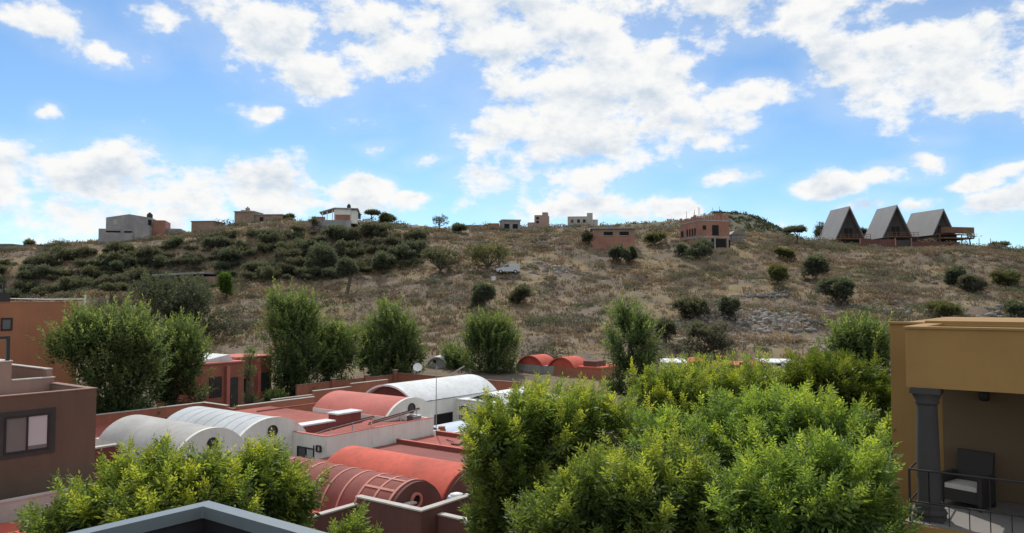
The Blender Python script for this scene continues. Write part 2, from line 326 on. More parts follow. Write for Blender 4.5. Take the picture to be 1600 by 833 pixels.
# ------------------------------------------------------------------ foliage generator
def unit(a): return a / (np.linalg.norm(a, axis=-1, keepdims=True) + 1e-9)
def leaf_cloud(g, blobs, n, L=7, K=1, leaf=0.2, wid=0.35, shoot=0.5, up=0.5, cols=((.03, .05, .015), (.07, .11, .025), (.2, .22, .03)), tip=0.25, shell=0.55, zmin=None, droop=0.25, spread=1.0, gap=0.0, plume=False):
    """shoots spread through ellipsoid blobs; every shoot carries L leaves, each of K leaflets.  returns V, F, tint"""
    vol = np.array([b[3] * b[4] * b[5] for b in blobs]) ** 0.67; vol = vol / vol.sum()
    bi = g.choice(len(blobs), n, p=vol); B = np.array(blobs)[bi]
    d = unit(g.normal(size=(n, 3))); d[:, 2] = np.where(d[:, 2] < -0.35, -d[:, 2] * 0.6, d[:, 2]); d = unit(d)
    rad = shell + (1 - shell) * g.random(n) ** 0.6
    lump = 0.82 + 0.36 * vnoise(d[:, 0] * 2.6 + bi * 7.3 + 50, d[:, 1] * 2.6 + d[:, 2] * 3.1 + bi * 3.7 + 50)
    P = B[:, :3] + d * B[:, 3:6] * (rad * lump)[:, None]
    if gap > 0:
        keep = vnoise(P[:, 0] * 1.1 + 40 + P[:, 2] * .6, P[:, 1] * 1.1 + 40 + P[:, 2] * 0.9) > gap; P = P[keep]; d = d[keep]; rad = rad[keep]; n = len(P)
    ax = unit(d * (1 - up) + np.array([0, 0, 1.0]) * up + g.normal(size=(n, 3)) * 0.22)
    ztop = P[:, 2].max(); zlo = P[:, 2].min(); hz = (P[:, 2] - zlo) / (ztop - zlo + 1e-6)
    sl = shoot * (0.6 + 0.8 * g.random(n))
    young = np.clip((rad - 0.72) * 2.2, 0, 1) * np.clip(hz * 1.3 - 0.1, 0, 1) * (g.random(n) < tip * 2.2 * (0.4 + hz))
    # leaves
    t = (np.arange(L) + 0.6) / L
    T = np.tile(t, n); S = np.repeat(np.arange(n), L)
    A = ax[S]; ref = np.where(np.abs(A[:, 2:3]) < 0.9, np.array([[0, 0, 1.0]]), np.array([[1.0, 0, 0]]))
    e1 = unit(np.cross(A, ref)); e2 = np.cross(A, e1)
    ph = np.tile(np.arange(L) * 2.4, n) + np.repeat(g.random(n) * 6.28, L)
    rd = e1 * np.cos(ph)[:, None] + e2 * np.sin(ph)[:, None]
    ang = spread * (1.15 - 0.75 * T)[:, None] + g.normal(size=(len(T), 1)) * 0.15
    D = unit(A * np.cos(ang) + rd * np.sin(ang) - np.array([0, 0, droop]) * (1 - T)[:, None])
    O = P[S] + A * (sl[S] * T)[:, None]
    ln = leaf * (0.7 + 0.6 * g.random(len(T))) * (1.0 - (0.55 if plume else 0.35) * T)
    yl = np.clip(young[S] * (1.25 * T ** 1.6 if plume else (0.4 + 0.9 * T)), 0, 1)
    jit = g.random(len(T))
    c0, c1, c2 = [np.array(c) for c in cols]
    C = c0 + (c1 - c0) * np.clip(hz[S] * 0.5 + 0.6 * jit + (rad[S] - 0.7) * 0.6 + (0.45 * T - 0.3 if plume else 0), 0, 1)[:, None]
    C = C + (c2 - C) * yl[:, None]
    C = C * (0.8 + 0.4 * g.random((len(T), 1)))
    sd = unit(np.cross(D, g.normal(size=D.shape) * 0.6 + np.array([0, 0, 1.0])))
    if K > 1:                                            # pinnate: leaflets along the rachis
        k = np.arange(K); s = (k // 2 + 0.5) / (K / 2) ; s = np.where(k == K - 1, 1.0, s); side = np.where(k == K - 1, 0, np.where(k % 2 == 0, 1.0, -1.0))
        q = len(D); D2 = np.repeat(D, K, 0); s2 = np.repeat(sd, K, 0); l2 = np.repeat(ln, K)
        O = np.repeat(O, K, 0) + D2 * (l2 * np.tile(s, q))[:, None]
        D = unit(D2 * 0.75 + s2 * np.tile(side, q)[:, None] * 0.9 + g.normal(size=D2.shape) * 0.12 - np.array([0, 0, 0.12]))
        sd = unit(np.cross(D, np.cross(D2, s2) + g.normal(size=D.shape) * 0.35))
        ln = l2 * 0.48 * (0.8 + 0.4 * g.random(len(l2))); C = np.repeat(C, K, 0)
    w = (ln * wid)[:, None] * 0.5
    v0 = O; v2 = O + D * ln[:, None]; mid = O + D * (ln * 0.45)[:, None] + np.cross(D, sd) * (ln * 0.06)[:, None]
    V = np.stack([v0, mid + sd * w, v2, mid - sd * w], 1).reshape(-1, 3)
    F = np.arange(len(V)).reshape(-1, 4)
    return V, F, np.repeat(C, 4, 0)

def limbs(mb, base, blobs, r0, fork, g, sway=0.25):
    """a tapered trunk, then a limb to each blob with twigs"""
    bx, by, bz = base
    top = (bx + g.normal() * sway, by + g.normal() * sway, fork)
    mb.tube([(bx, by, bz - 0.3), (bx + 0.3 * (top[0] - bx) + 0.05, by, bz + 0.35 * (fork - bz)), top], [r0 * 1.25, r0, r0 * 0.8], 8)
    for b in blobs:
        c = np.array(b[:3]); m = (np.array(top) * 0.5 + c * 0.5) + g.normal(size=3) * 0.18; m[2] = 0.45 * top[2] + 0.55 * c[2]
        mb.tube([top, tuple(m), tuple(c), tuple(c + np.array([g.normal() * .2, g.normal() * .2, b[5] * 0.6]))], [r0 * 0.6, r0 * 0.42, r0 * 0.24, r0 * 0.08], 6)
        for k in range(4):
            d = unit(g.normal(size=3) + np.array([0, 0, 0.5])); e = c + d * np.array(b[3:6]) * 0.8
            mb.tube([tuple(m * 0.4 + c * 0.6), tuple(c * 0.45 + e * 0.55 + g.normal(size=3) * .08), tuple(e)], [r0 * 0.22, r0 * 0.13, r0 * 0.05], 5)

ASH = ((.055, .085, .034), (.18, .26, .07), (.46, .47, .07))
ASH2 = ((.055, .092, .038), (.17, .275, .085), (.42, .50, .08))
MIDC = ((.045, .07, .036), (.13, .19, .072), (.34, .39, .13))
def tree(name, label, base, blobs, n, mat='leaf_far', trunk_r=0.16, fork=None, group=None, seed=1, cat='tree', **kw):
    """blobs relative to world; base (x,y,z)"""
    g = np.random.default_rng(seed)
    t = thing(name, label, cat, base, group)
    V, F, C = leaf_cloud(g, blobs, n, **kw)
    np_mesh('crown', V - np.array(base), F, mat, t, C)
    mb = MB(WF)
    if fork is None: fork = base[2] + 0.4 * (min(b[2] for b in blobs) - base[2]) + 0.3
    limbs(mb, base, blobs, trunk_r, fork, g); mb.build('trunk', 'bark', t)
    return t
def px_blobs(lst, Y):
    """(px, py, half width px, half height px, depth offset) -> world ellipsoids at their true depth"""
    out = []
    for (px, py, rx, ry, dy) in lst:
        x, y, z = at_depth(px, py, Y + dy); k = (Y + dy) / 1200
        out.append((x, y, z, rx * k, max(rx, ry) * k * 0.9, ry * k))
    return out

# ================================================================== SKY AND LIGHT
SUN_AZ = R(-10); SUN_EL = R(50)
sun_d = bpy.data.lights.new('sun', 'SUN'); sun = bpy.data.objects.new('sun', sun_d); col.objects.link(sun)
sun_d.energy = 3.35; sun_d.angle = R(0.55); sun_d.color = (1.0, 0.95, 0.87)
from mathutils import Vector
sdir = Vector((math.sin(SUN_AZ) * math.cos(SUN_EL), math.cos(SUN_AZ) * math.cos(SUN_EL), math.sin(SUN_EL)))
sun.rotation_euler = sdir.to_track_quat('Z', 'Y').to_euler()
sun.location = (0, 0, 60)
world = bpy.data.worlds.new('World'); scene.world = world; world.use_nodes = True
wt = world.node_tree; wt.nodes.clear()
def build_world():
    nt = wt; L = nt.links
    out = N(nt, 'ShaderNodeOutputWorld'); bg = N(nt, 'ShaderNodeBackground'); L.new(bg.outputs[0], out.inputs[0])
    sky = N(nt, 'ShaderNodeTexSky'); sky.sky_type = 'NISHITA'; sky.sun_disc = False
    sky.sun_elevation = SUN_EL; sky.sun_rotation = SUN_AZ
    sky.altitude = 1900; sky.air_density = 1.0; sky.dust_density = 0.6; sky.ozone_density = 1.6
    S = 0.145
    bg.inputs['Strength'].default_value = S
    tc = N(nt, 'ShaderNodeTexCoord'); d = tc.outputs['Generated']
    sep = N(nt, 'ShaderNodeSeparateXYZ'); L.new(d, sep.inputs[0])
    def m(op, a, b=None, c=None, clamp=False):
        n = N(nt, 'ShaderNodeMath', operation=op); n.use_clamp = clamp
        for i, x in enumerate((a, b, c)):
            if x is None: continue
            if isinstance(x, (int, float)): n.inputs[i].default_value = x
            else: L.new(x, n.inputs[i])
        return n.outputs[0]
    az = m('ARCTAN2', sep.outputs[0], sep.outputs[1]); el = m('ARCSINE', sep.outputs[2])
    # billow: bend the direction with noise before the cloud banks are read, so their outlines curl
    def nz(scale, detail, rough, off=(0, 0, 0), sc=(1, 1, 1.5), dist=0.0):
        mp = N(nt, 'ShaderNodeVectorMath', operation='MULTIPLY_ADD'); L.new(d, mp.inputs[0]); mp.inputs[1].default_value = sc; mp.inputs[2].default_value = off
        n = N(nt, 'ShaderNodeTexNoise'); n.inputs['Scale'].default_value = scale; n.inputs['Detail'].default_value = detail; n.inputs['Roughness'].default_value = rough
        n.inputs['Distortion'].default_value = dist
        L.new(mp.outputs[0], n.inputs['Vector']); return n
    wn = nz(9.0, 3, 0.5, (3, 1, 2)); wsub = N(nt, 'ShaderNodeVectorMath', operation='SUBTRACT'); L.new(wn.outputs['Color'], wsub.inputs[0]); wsub.inputs[1].default_value = (.5, .5, .5)
    cv = N(nt, 'ShaderNodeCombineXYZ'); L.new(az, cv.inputs[0]); L.new(el, cv.inputs[1])
    wp = N(nt, 'ShaderNodeVectorMath', operation='MULTIPLY_ADD'); L.new(wsub.outputs[0], wp.inputs[0]); wp.inputs[1].default_value = (0.075, 0.05, 0); L.new(cv.outputs[0], wp.inputs[2])
    flat = N(nt, 'ShaderNodeVectorMath', operation='MULTIPLY'); L.new(wp.outputs[0], flat.inputs[0]); flat.inputs[1].default_value = (1, 1, 0)
    pos = flat.outputs[0]
    banks = [(420, 45, 115, 55, 1), (500, 115, 90, 50, .9), (610, 60, 150, 75, 1), (760, 40, 170, 70, 1.15), (900, 55, 150, 100, 1.2), (1005, 120, 80, 85, 1), (860, 165, 140, 70, 1.1),
             (765, 215, 75, 48, .9), (1045, 205, 105, 42, 1), (935, 212, 120, 48, 1.1), (865, 262, 100, 50, .9), (765, 286, 50, 22, .8), (885, 322, 90, 26, 1.0), (960, 332, 70, 15, .8), (790, 332, 50, 14, .7), (1050, 320, 55, 16, 1.0),
             (1150, 152, 80, 28, .85), (1090, 135, 30, 25, .6), (1190, 14, 180, 42, 1.2), (1345, 8, 110, 30, 1.0), (1335, 110, 72, 66, 1.25), (1410, 95, 110, 72, 1.2), (1510, 90, 110, 75, 1.2), (1600, 115, 80, 70, 1.1), (1540, 150, 105, 40, 1.2), (1600, 15, 50, 40, .8),
             (1145, 278, 46, 16, 1.0), (1295, 290, 35, 18, 1.0), (1385, 273, 46, 13, 1.0), (1460, 258, 40, 16, 1.0), (1530, 283, 36, 13, .95), (1582, 270, 25, 11, .7), (1580, 322, 52, 26, .85), (1355, 325, 40, 17, .8), (1432, 326, 40, 14, .7), (1510, 358, 55, 18, .6), (1228, 345, 26, 18, .6),
             (55, 262, 120, 44, 1.2), (185, 272, 105, 46, 1.2), (295, 290, 95, 44, 1.35), (425, 290, 95, 40, 1.35), (560, 288, 50, 26, 1.3), (490, 304, 80, 32, 1.2), (100, 325, 160, 40, .75), (250, 338, 160, 34, .65), (120, 352, 200, 30, .4), (430, 325, 120, 24, .5),
             (85, 35, 58, 24, .5), (172, 76, 72, 22, .6), (262, 25, 40, 24, .4), (400, 178, 33, 14, 1.0), (65, 180, 24, 11, .6), (592, 223, 26, 9, .7), (688, 250, 42, 11, .65),
             (330, 10, 70, 20, .6), (1480, 222, 40, 14, .45), (640, 316, 24, 8, .5), (960, 120, 100, 80, 1.0), (1280, 60, 40, 20, .4)]
    acc = None
    for (px, py, rx, ry, wgt) in banks:
        r = ray(px, py); a0 = math.atan2(r[0], r[1]); e0 = math.atan2(r[2], math.hypot(r[0], r[1]))
        ca = math.cos(a0)
        sb = N(nt, 'ShaderNodeVectorMath', operation='MULTIPLY_ADD'); L.new(pos, sb.inputs[0])
        ia = 1 / (rx / 1200 * ca * ca * 1.25); ie = 1 / (ry / 1200 * ca * 1.25)
        sb.inputs[1].default_value = (ia, ie, 0); sb.inputs[2].default_value = (-a0 * ia, -e0 * ie, 0)
        ln = N(nt, 'ShaderNodeVectorMath', operation='LENGTH'); L.new(sb.outputs[0], ln.inputs[0])
        v = m('MULTIPLY_ADD', ln.outputs['Value'], -wgt, wgt)
        acc = v if acc is None else m('SMOOTH_MAX', acc, v, 0.18)
    # elsewhere in the sky (beside and behind the viewer): unseen banks added as fill light
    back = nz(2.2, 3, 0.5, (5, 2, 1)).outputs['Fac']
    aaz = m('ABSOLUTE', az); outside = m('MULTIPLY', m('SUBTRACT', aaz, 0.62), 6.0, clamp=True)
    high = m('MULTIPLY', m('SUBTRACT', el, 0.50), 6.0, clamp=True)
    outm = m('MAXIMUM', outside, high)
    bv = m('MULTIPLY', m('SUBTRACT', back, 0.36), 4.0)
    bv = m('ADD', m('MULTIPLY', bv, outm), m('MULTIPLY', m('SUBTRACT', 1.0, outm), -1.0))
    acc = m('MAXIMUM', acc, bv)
    acc = m('MINIMUM', acc, 0.64)
    det = nz(12.0, 10, 0.6, (0, 0, 0), (1, 1, 1.6)).outputs['Fac']
    det2 = nz(12.0, 6, 0.6, (0, 0, 0.028), (1, 1, 1.6)).outputs['Fac']
    dens = m('ADD', acc, m('MULTIPLY', m('SUBTRACT', det, 0.495), 3.5))
    al = N(nt, 'ShaderNodeMapRange', interpolation_type='SMOOTHSTEP'); L.new(dens, al.inputs[0]); al.inputs[1].default_value = 0.0; al.inputs[2].default_value = 0.62
    # thin veil round the clouds
    veil = N(nt, 'ShaderNodeMapRange', interpolation_type='SMOOTHSTEP'); L.new(m('ADD', acc, m('MULTIPLY', m('SUBTRACT', det, 0.5), 1.2)), veil.inputs[0]); veil.inputs[1].default_value = -0.55; veil.inputs[2].default_value = 0.5
    alpha = m('MAXIMUM', al.outputs[0], m('MULTIPLY', veil.outputs[0], 0.2))
    # thick, low-lying parts grey; top edges bright (noise looked up a little higher in the sky)
    relief = m('MULTIPLY', m('SUBTRACT', det2, det), 5.0)
    core = N(nt, 'ShaderNodeMapRange', interpolation_type='SMOOTHSTEP'); L.new(m('ADD', dens, relief), core.inputs[0]); core.inputs[1].default_value = 0.2; core.inputs[2].default_value = 1.65
    def colr(c): return tuple(x / S for x in c)
    lit = colr((0.97, 0.97, 0.955)); grey = colr((0.60, 0.69, 0.80))
    ccol = mix_rgb(nt, core.outputs[0], lit, grey)
    # deepen the clear blue a little: the phone's rendering of it
    skyc = mix_rgb(nt, 1.0, sky.outputs[0], (0.74, 0.90, 0.97), 'MULTIPLY')
    fin = mix_rgb(nt, alpha, skyc, ccol)
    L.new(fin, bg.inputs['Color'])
build_world()
world.cycles.sampling_method = 'MANUAL'; world.cycles.sample_map_resolution = 1024

# ================================================================== ESTATE HOUSES (grid frame G: a=u, b=v)
def arc(c, hw, zb, rise, n=22, extra=0.0):
    Rr = (hw * hw + rise * rise) / (2 * rise); zc = zb + rise - Rr; t0 = math.asin(min(1, hw / Rr))
    if rise > hw: t0 = math.pi - t0
    return [(c + (Rr + extra) * math.sin(t), zc + (Rr + extra) * math.cos(t)) for t in np.linspace(-t0, t0, n)]
def vault_mb(axis, c, hw, zb, rise, lo, hi, fr=G, extra=0.0, thick=0.12):
    mb = MB(fr); A = arc(c, hw, zb, rise, extra=extra); B = arc(c, hw, zb, rise, extra=extra - thick); n = len(A)
    def P(q, t): return (q[0], t, q[1]) if axis == 'b' else (t, q[0], q[1])
    mb.add([P(q, lo) for q in A] + [P(q, hi) for q in A], [(i, i + 1, n + i + 1, n + i) for i in range(n - 1)], True)
    mb.add([P(q, lo) for q in B] + [P(q, hi) for q in B], [(i, i + 1, n + i + 1, n + i) for i in range(n - 1)], True)
    for t in (lo, hi):
        mb.add([P(q, t) for q in A] + [P(q, t) for q in B], [(i, i + 1, n + i + 1, n + i) for i in range(n - 1)])
    return mb
def gable_mb(axis, c, hw, zb, rise, lo, hi, z0, fr=G, extra=0.04):
    A = arc(c, hw, zb, rise, extra=extra); poly = A + [(A[-1][0], z0), (A[0][0], z0)]
    mb = MB(fr); mb.prism(poly, lo, hi, axis); return mb
def disc(mb, c, z, r, lo, hi, axis='b', n=20):
    return mb.prism([(c + r * math.cos(t), z + r * math.sin(t)) for t in np.linspace(0, 2 * math.pi, n, endpoint=False)], lo, hi, axis)
def ring(mb, c, z, r0, r1, lo, hi, axis='b', n=24):
    def P(r, t, w): return (c + r * math.cos(t), w, z + r * math.sin(t)) if axis == 'b' else (w, c + r * math.cos(t), z + r * math.sin(t))
    for i in range(n):
        t0, t1 = 2 * math.pi * i / n, 2 * math.pi * (i + 1) / n
        mb.add([P(r, t, w) for w in (lo, hi) for (r, t) in ((r0, t0), (r1, t0), (r1, t1), (r0, t1))],
               [(0, 1, 2, 3), (4, 5, 6, 7), (1, 2, 6, 5), (0, 3, 7, 4)])
    return mb
def window(parent, a0, a1, z0, z1, w, axis='b', out=-1, frame='steel', pane='glass', mull=1, fw=0.06, curtain=None):
    """window on a wall whose face lies at w (b=w or a=w); out = -1 means it looks to smaller w"""
    def bx(mb, p0, p1, q0, q1, lo, hi):
        return mb.box(p0, p1, lo, hi, q0, q1) if axis == 'b' else mb.box(lo, hi, p0, p1, q0, q1)
    f = MB(); e0, e1 = w + out * 0.05, w - out * 0.02
    bx(f, a0 - fw, a0, z0 - fw, z1 + fw, e0, e1); bx(f, a1, a1 + fw, z0 - fw, z1 + fw, e0, e1)
    bx(f, a0, a1, z1, z1 + fw, e0, e1); bx(f, a0, a1, z0 - fw, z0, e0, e1)
    for i in range(mull):
        c = a0 + (a1 - a0) * (i + 1) / (mull + 1); bx(f, c - 0.025, c + 0.025, z0, z1, e0 - out * 0.004, e1)
    fo = f.build('window', frame, parent)
    p = MB(); bx(p, a0, a1, z0, z1, w + out * 0.012, w - out * 0.015); p.build('pane', pane, fo)
    if curtain:
        c0, c1 = curtain; p = MB(); bx(p, c0, c1, z0 + 0.12, z1, w + out * 0.022, w + out * 0.014); p.build('curtain', 'curtain', fo)
    return fo
def bracket(parent, a0, a1, z0, z1, w, axis):
    """wall bracket for an air conditioner: square frame with two arms"""
    def bx(p0, p1, q0, q1, lo, hi):
        return mb.box(p0, p1, lo, hi, q0, q1) if axis == 'b' else mb.box(lo, hi, p0, p1, q0, q1)
    mb = MB(); t = 0.05
    bx(a0, a1, z1 - t, z1, w - 0.08, w); bx(a0, a1, z0, z0 + t, w - 0.08, w); bx(a0, a0 + t, z0 + t, z1 - t, w - 0.08, w); bx(a1 - t, a1, z0 + t, z1 - t, w - 0.08, w)
    for q in (a0 - 0.14, a1 + 0.09): bx(q, q + 0.05, z0 + t, z1 - t * .5, w - 0.13, w - 0.081)
    return mb.build('air_conditioner_bracket', 'steel', parent)

# ---- white house with the two pale vaults and the pink vault
hA = thing('vaulted_house', 'white house with red flat roof, two pale vaults and one pink vault', 'house', G.w(28, 34, 0))
MB().box(25.4, 33.2, 30.2, 32.85, 0, 3.4).box(26.3, 32.0, 32.85, 44.0, 0, 3.38).box(18.85, 26.2, 33.0, 40.0, 0, 3.6).box(32.05, 36.0, 32.96, 39.5, 0, 3.7).build('wall', 'white', hA)
MB().box(25.55, 33.05, 30.35, 32.9, 3.405, 3.45).box(26.3, 32.0, 32.9, 43.9, 3.40, 3.44).build('flat_roof', 'red_roof', hA)
MB().box(25.4, 33.2, 30.2, 30.36, 3.4, 3.76).box(25.4, 25.56, 30.36, 32.85, 3.4, 3.74).box(33.04, 33.2, 30.36, 32.9, 3.4, 3.74).build('parapet', 'white', hA)
MB().box(25.39, 33.21, 30.19, 30.4, 3.762, 3.79).box(25.39, 25.6, 30.4, 32.85, 3.742, 3.775).build('parapet_cap', 'pink', hA)
vv = vault_mb('b', 24.15, 2.05, 3.66, 0.94, 33.0, 40.0).build('vault', 'grey_white', hA, 'pale blue-white vault with faint ribs')
r = MB()
for q in np.arange(33.9, 39.9, 0.86):
    A = arc(24.15, 2.05, 3.66, 0.94, extra=0.012); n = len(A)
    r.add([(x, q - 0.02, z) for x, z in A] + [(x, q + 0.02, z) for x, z in A], [(i, i + 1, n + i + 1, n + i) for i in range(n - 1)], True)
r.build('seam', 'coping', vv)
vault_mb('b', 20.6, 1.75, 3.6, 0.98, 32.6, 39.7).build('vault', 'grey_roof', hA, 'weathered greyish white vault')
vault_mb('b', 34.03, 1.95, 3.7, 0.90, 32.9, 39.5).build('vault', 'pink', hA, 'faded pink vault')
def round_gable(parent, c, hw, zb, rise, lo, hi, z0, mat, wz, wr=0.2):
    gb = gable_mb('b', c, hw, zb, rise, lo, hi, z0).build('gable', mat, parent)
    f = ring(MB(), c, wz, wr, wr + 0.06, lo - 0.05, lo + 0.02).build('round_window', 'steel', gb)
    disc(MB(), c, wz, wr, lo - 0.012, lo + 0.01).build('pane', 'glass', f)
    return gb
round_gable(hA, 24.15, 2.05, 3.66, 0.94, 32.86, 33.06, 0, 'white', 3.95, 0.24)
round_gable(hA, 20.6, 1.75, 3.6, 0.98, 32.5, 32.7, 0, 'white', 3.9, 0.22)
round_gable(hA, 34.03, 1.95, 3.7, 0.90, 32.76, 32.95, 3.0, 'white', 4.0, 0.25)
window(hA, 31.2, 32.4, 2.3, 3.02, 25.4, 'a', -1, mull=1, curtain=(31.2, 31.7))
bracket(hA, 30.62, 30.95, 2.96, 3.28, 25.4, 'a')
MB().box(26.4, 28.6, 33.35, 34.1, 3.44, 3.82).build('roof_kerb', 'dull_red', hA)
MB().box(26.36, 28.64, 33.31, 34.14, 3.822, 3.90).build('kerb_top', 'white_roof', hA)
MB().box(15.5, 18.8, 37.6, 37.9, 0, 3.5).build('side_wall', 'dull_red', hA); MB().box(15.5, 18.83, 37.56, 37.94, 3.502, 3.58).build('coping', 'coping', hA)
MB().box(33.4, 34.2, 30.6, 30.75, 2.0, 2.9).build('gutter_box', 'white', hA)
# roof machinery standing on that house: things of their own
t = thing('roof_tank', 'red box with a white lid beside the solar collectors on the red roof', 'tank', G.w(30.4, 34.5, 3.44))
MB().box(29.5, 31.2, 34.1, 34.95, 3.44, 4.0).build('body', 'dull_red', t); MB().box(29.42, 31.28, 34.02, 35.03, 4.002, 4.09).build('lid', 'white_roof', t)
def collector(name, label, u0, u1, v0, zlo, zhi):
    t = thing(name, label, 'solar collector', G.w((u0 + u1) / 2, v0 + .6, 3.45), 'solar collectors on the red roof')
    f = Frame(*G.w(u0, v0, 3.45), G.ang); Lr = u1 - u0; wv = 1.05
    def tilt(a, b, dz): return (a, b * wv, 0.26 + zlo + (zhi - zlo) * (a / Lr) + 0.34 * (1 - b) + dz)
    P = MB(f)
    for k in range(2):
        a0, a1 = Lr * (k * 0.5 + 0.01), Lr * (k * 0.5 + 0.49)
        for lo, hi, mt in ((0.012, 0.09, 0),):
            q = [tilt(a, b, d) for d in (lo, hi) for a, b in ((a0, 0), (a1, 0), (a1, 1), (a0, 1))]
            P.add(q, [(3, 2, 1, 0), (4, 5, 6, 7), (0, 1, 5, 4), (1, 2, 6, 5), (2, 3, 7, 6), (3, 0, 4, 7)])
    P.build('panel', 'panel', t)
    fr_ = MB(f)
    for b in (0.0, 1.0):
        fr_.tube([tilt(0, b, 0), tilt(Lr, b, 0)], 0.045, 6)
    for a in (0, Lr / 2, Lr): fr_.tube([tilt(a, 0, 0), tilt(a, 1, 0)], 0.04, 6)
    fr_.build('frame', 'panel_back', t)
    for a in (0.12, Lr * 0.52, Lr - 0.12):
        p = MB(f); q = tilt(a, 0.12, 0); p.tube([(q[0], q[1], 0.165), q], 0.035, 6)
        lg = p.build('post', 'whitemetal', t)
        MB(f).box(a - 0.17, a + 0.17, 0.0, 0.3, 0.0, 0.16).build('foot_block', 'maroon', lg)
    return t
collector('solar_collector', 'nearer low tilted solar collector, left of its twin on the red flat roof', 26.0, 29.0, 30.62, 0.0, 0.22)
collector('solar_collector', 'farther low tilted solar collector in front of the pink vault', 29.5, 32.5, 30.62, 0.0, 0.26)
t = thing('air_conditioner', 'small grey cooling unit standing on the red roof near the round window', 'air conditioner', G.w(32.2, 30.9, 3.45))
MB().box(31.95, 32.6, 30.6, 31.1, 3.52, 3.92).build('casing', 'concrete', t); MB().box(31.92, 32.63, 30.57, 31.13, 3.922, 3.95).build('cover', 'whitemetal', t)
for a in (32.0, 32.5): MB().box(a, a + 0.06, 30.62, 31.08, 3.45, 3.518).build('foot', 'steel', t)
t = thing('antenna_mast', 'thin tall grey antenna mast at the far corner of the white wall', 'antenna', G.w(33.32, 30.1, 0))
MB().tube([(33.32, 30.1, 1.5), (33.32, 30.1, 6.75)], [0.035, 0.022], 6).build('pole', 'galv', t)
mb = MB(); mb.tube([(33.2, 30.1, 6.6), (33.5, 30.1, 6.6)], 0.012, 4).tube([(33.25, 30.1, 6.45), (33.43, 30.1, 6.45)], 0.012, 4); mb.build('aerial', 'galv', t)
tag(MB().box(23.0, 24.0, 40.3, 41.3, 3.0, 3.62).build('skylight_cover', 'plastic'), 'light blue plastic sheet bundle between the two pale vaults', 'plastic cover', kind='thing')

# ---- low terracotta block behind the pale vaults
hR = thing('terracotta_house', 'flat red roof enclosed by terracotta parapets behind the pale vaults', 'house', G.w(24, 44, 0))
MB().box(16.0, 26.2, 40.1, 48.0, 0, 2.95).build('wall', 'terracotta', hR)
MB().box(16.0, 26.2, 40.1, 47.8, 2.955, 2.985).build('flat_roof', 'red_roof', hR)
MB().box(16.0, 29.8, 47.8, 48.0, 2.951, 3.6).box(29.6, 29.8, 45.2, 47.8, 2.6, 3.6).box(29.8, 36.0, 44.2, 44.4, 2.4, 3.62).box(29.6, 29.8, 44.4, 45.2, 2.4, 3.5).build('parapet', 'terracotta', hR)
MB().box(15.97, 29.83, 47.77, 48.03, 3.602, 3.65).box(29.57, 29.83, 45.2, 47.77, 3.602, 3.65).box(29.8, 36.03, 44.17, 44.43, 3.622, 3.67).build('coping', 'coping', hR)
MB().box(29.9, 35.9, 42.2, 42.34, 3.4, 3.52).build('roof_kerb', 'red_roof', hR)

# ---- white house behind, with the long white vault running away
hB = thing('vaulted_house', 'white house with one long bright white vault and dark red tympanum', 'house', G.w(41, 36, 0))
MB().box(36.7, 45.0, 34.8, 39.6, 0, 3.85).box(40.6, 46.5, 27.5, 34.8, 0, 3.7).build('wall', 'white', hB)
vault_mb('a', 37.2, 2.45, 3.92, 1.02, 36.3, 45.1).build('vault', 'white_roof', hB)
g_ = MB(); A = arc(37.2, 2.2, 3.9, 0.86); g_.prism(A + [(A[-1][0], 3.6), (A[0][0], 3.6)], 36.75, 36.9, 'a'); g_.build('tympanum', 'maroon', hB)
vault_mb('a', 32.6, 1.7, 3.72, 0.5, 41.2, 46.3).build('small_vault', 'white_roof', hB)
MB().box(40.5, 46.6, 27.4, 34.75, 3.702, 3.76).build('roof_slab', 'white_roof', hB)
MB().box(38.0, 44.0, 40.0, 41.6, 0, 3.75).build('roof_slab', 'white_roof', hB)
window(hB, 38.4, 40.1, 1.9, 2.85, 34.8, 'b', -1, mull=0, pane='void')
window(hB, 32.3, 33.15, 2.25, 2.9, 40.6, 'a', -1, mull=1, pane='glass_dim', curtain=(32.3, 32.7))
bracket(hB, 33.85, 34.3, 2.95, 3.3, 40.6, 'a'); bracket(hB, 33.85, 34.3, 2.35, 2.7, 40.6, 'a')
tag(MB().box(34.3, 37.8, 31.1, 31.25, 0, 2.4).box(34.3, 37.82, 31.08, 31.27, 2.402, 2.44).build('garden_wall', 'white'), 'low white garden wall at the far corner of the white house', 'wall', kind='thing')
mb = vault_mb('a', 32.5, 1.15, 2.35, 0.35, 35.6, 38.6, thick=0.03); cn = thing('patio_canopy', 'pale blue-grey curved canopy under the dark window of the white house', 'canopy', G.w(37, 32.5, 0))
mb.build('sheet', 'plastic', cn)
for a in (35.7, 38.5):
    for b in (31.5, 33.5): MB().tube([(a, b, 0), (a, b, 2.38)], 0.04, 6).build('post', 'whitemetal', cn)
t = thing('clay_pot', 'round brown clay pot on the garden wall', 'pot', G.w(35.0, 31.17, 2.44))
MB().lathe([(0.10, 2.44), (0.22, 2.56), (0.26, 2.72), (0.18, 2.86)], 35.0, 31.17).build('bowl', 'terracotta', t); MB().lathe([(0.18, 2.862), (0.225, 2.88), (0.225, 2.92), (0.19, 2.93)], 35.0, 31.17).build('rim', 'terracotta', t)

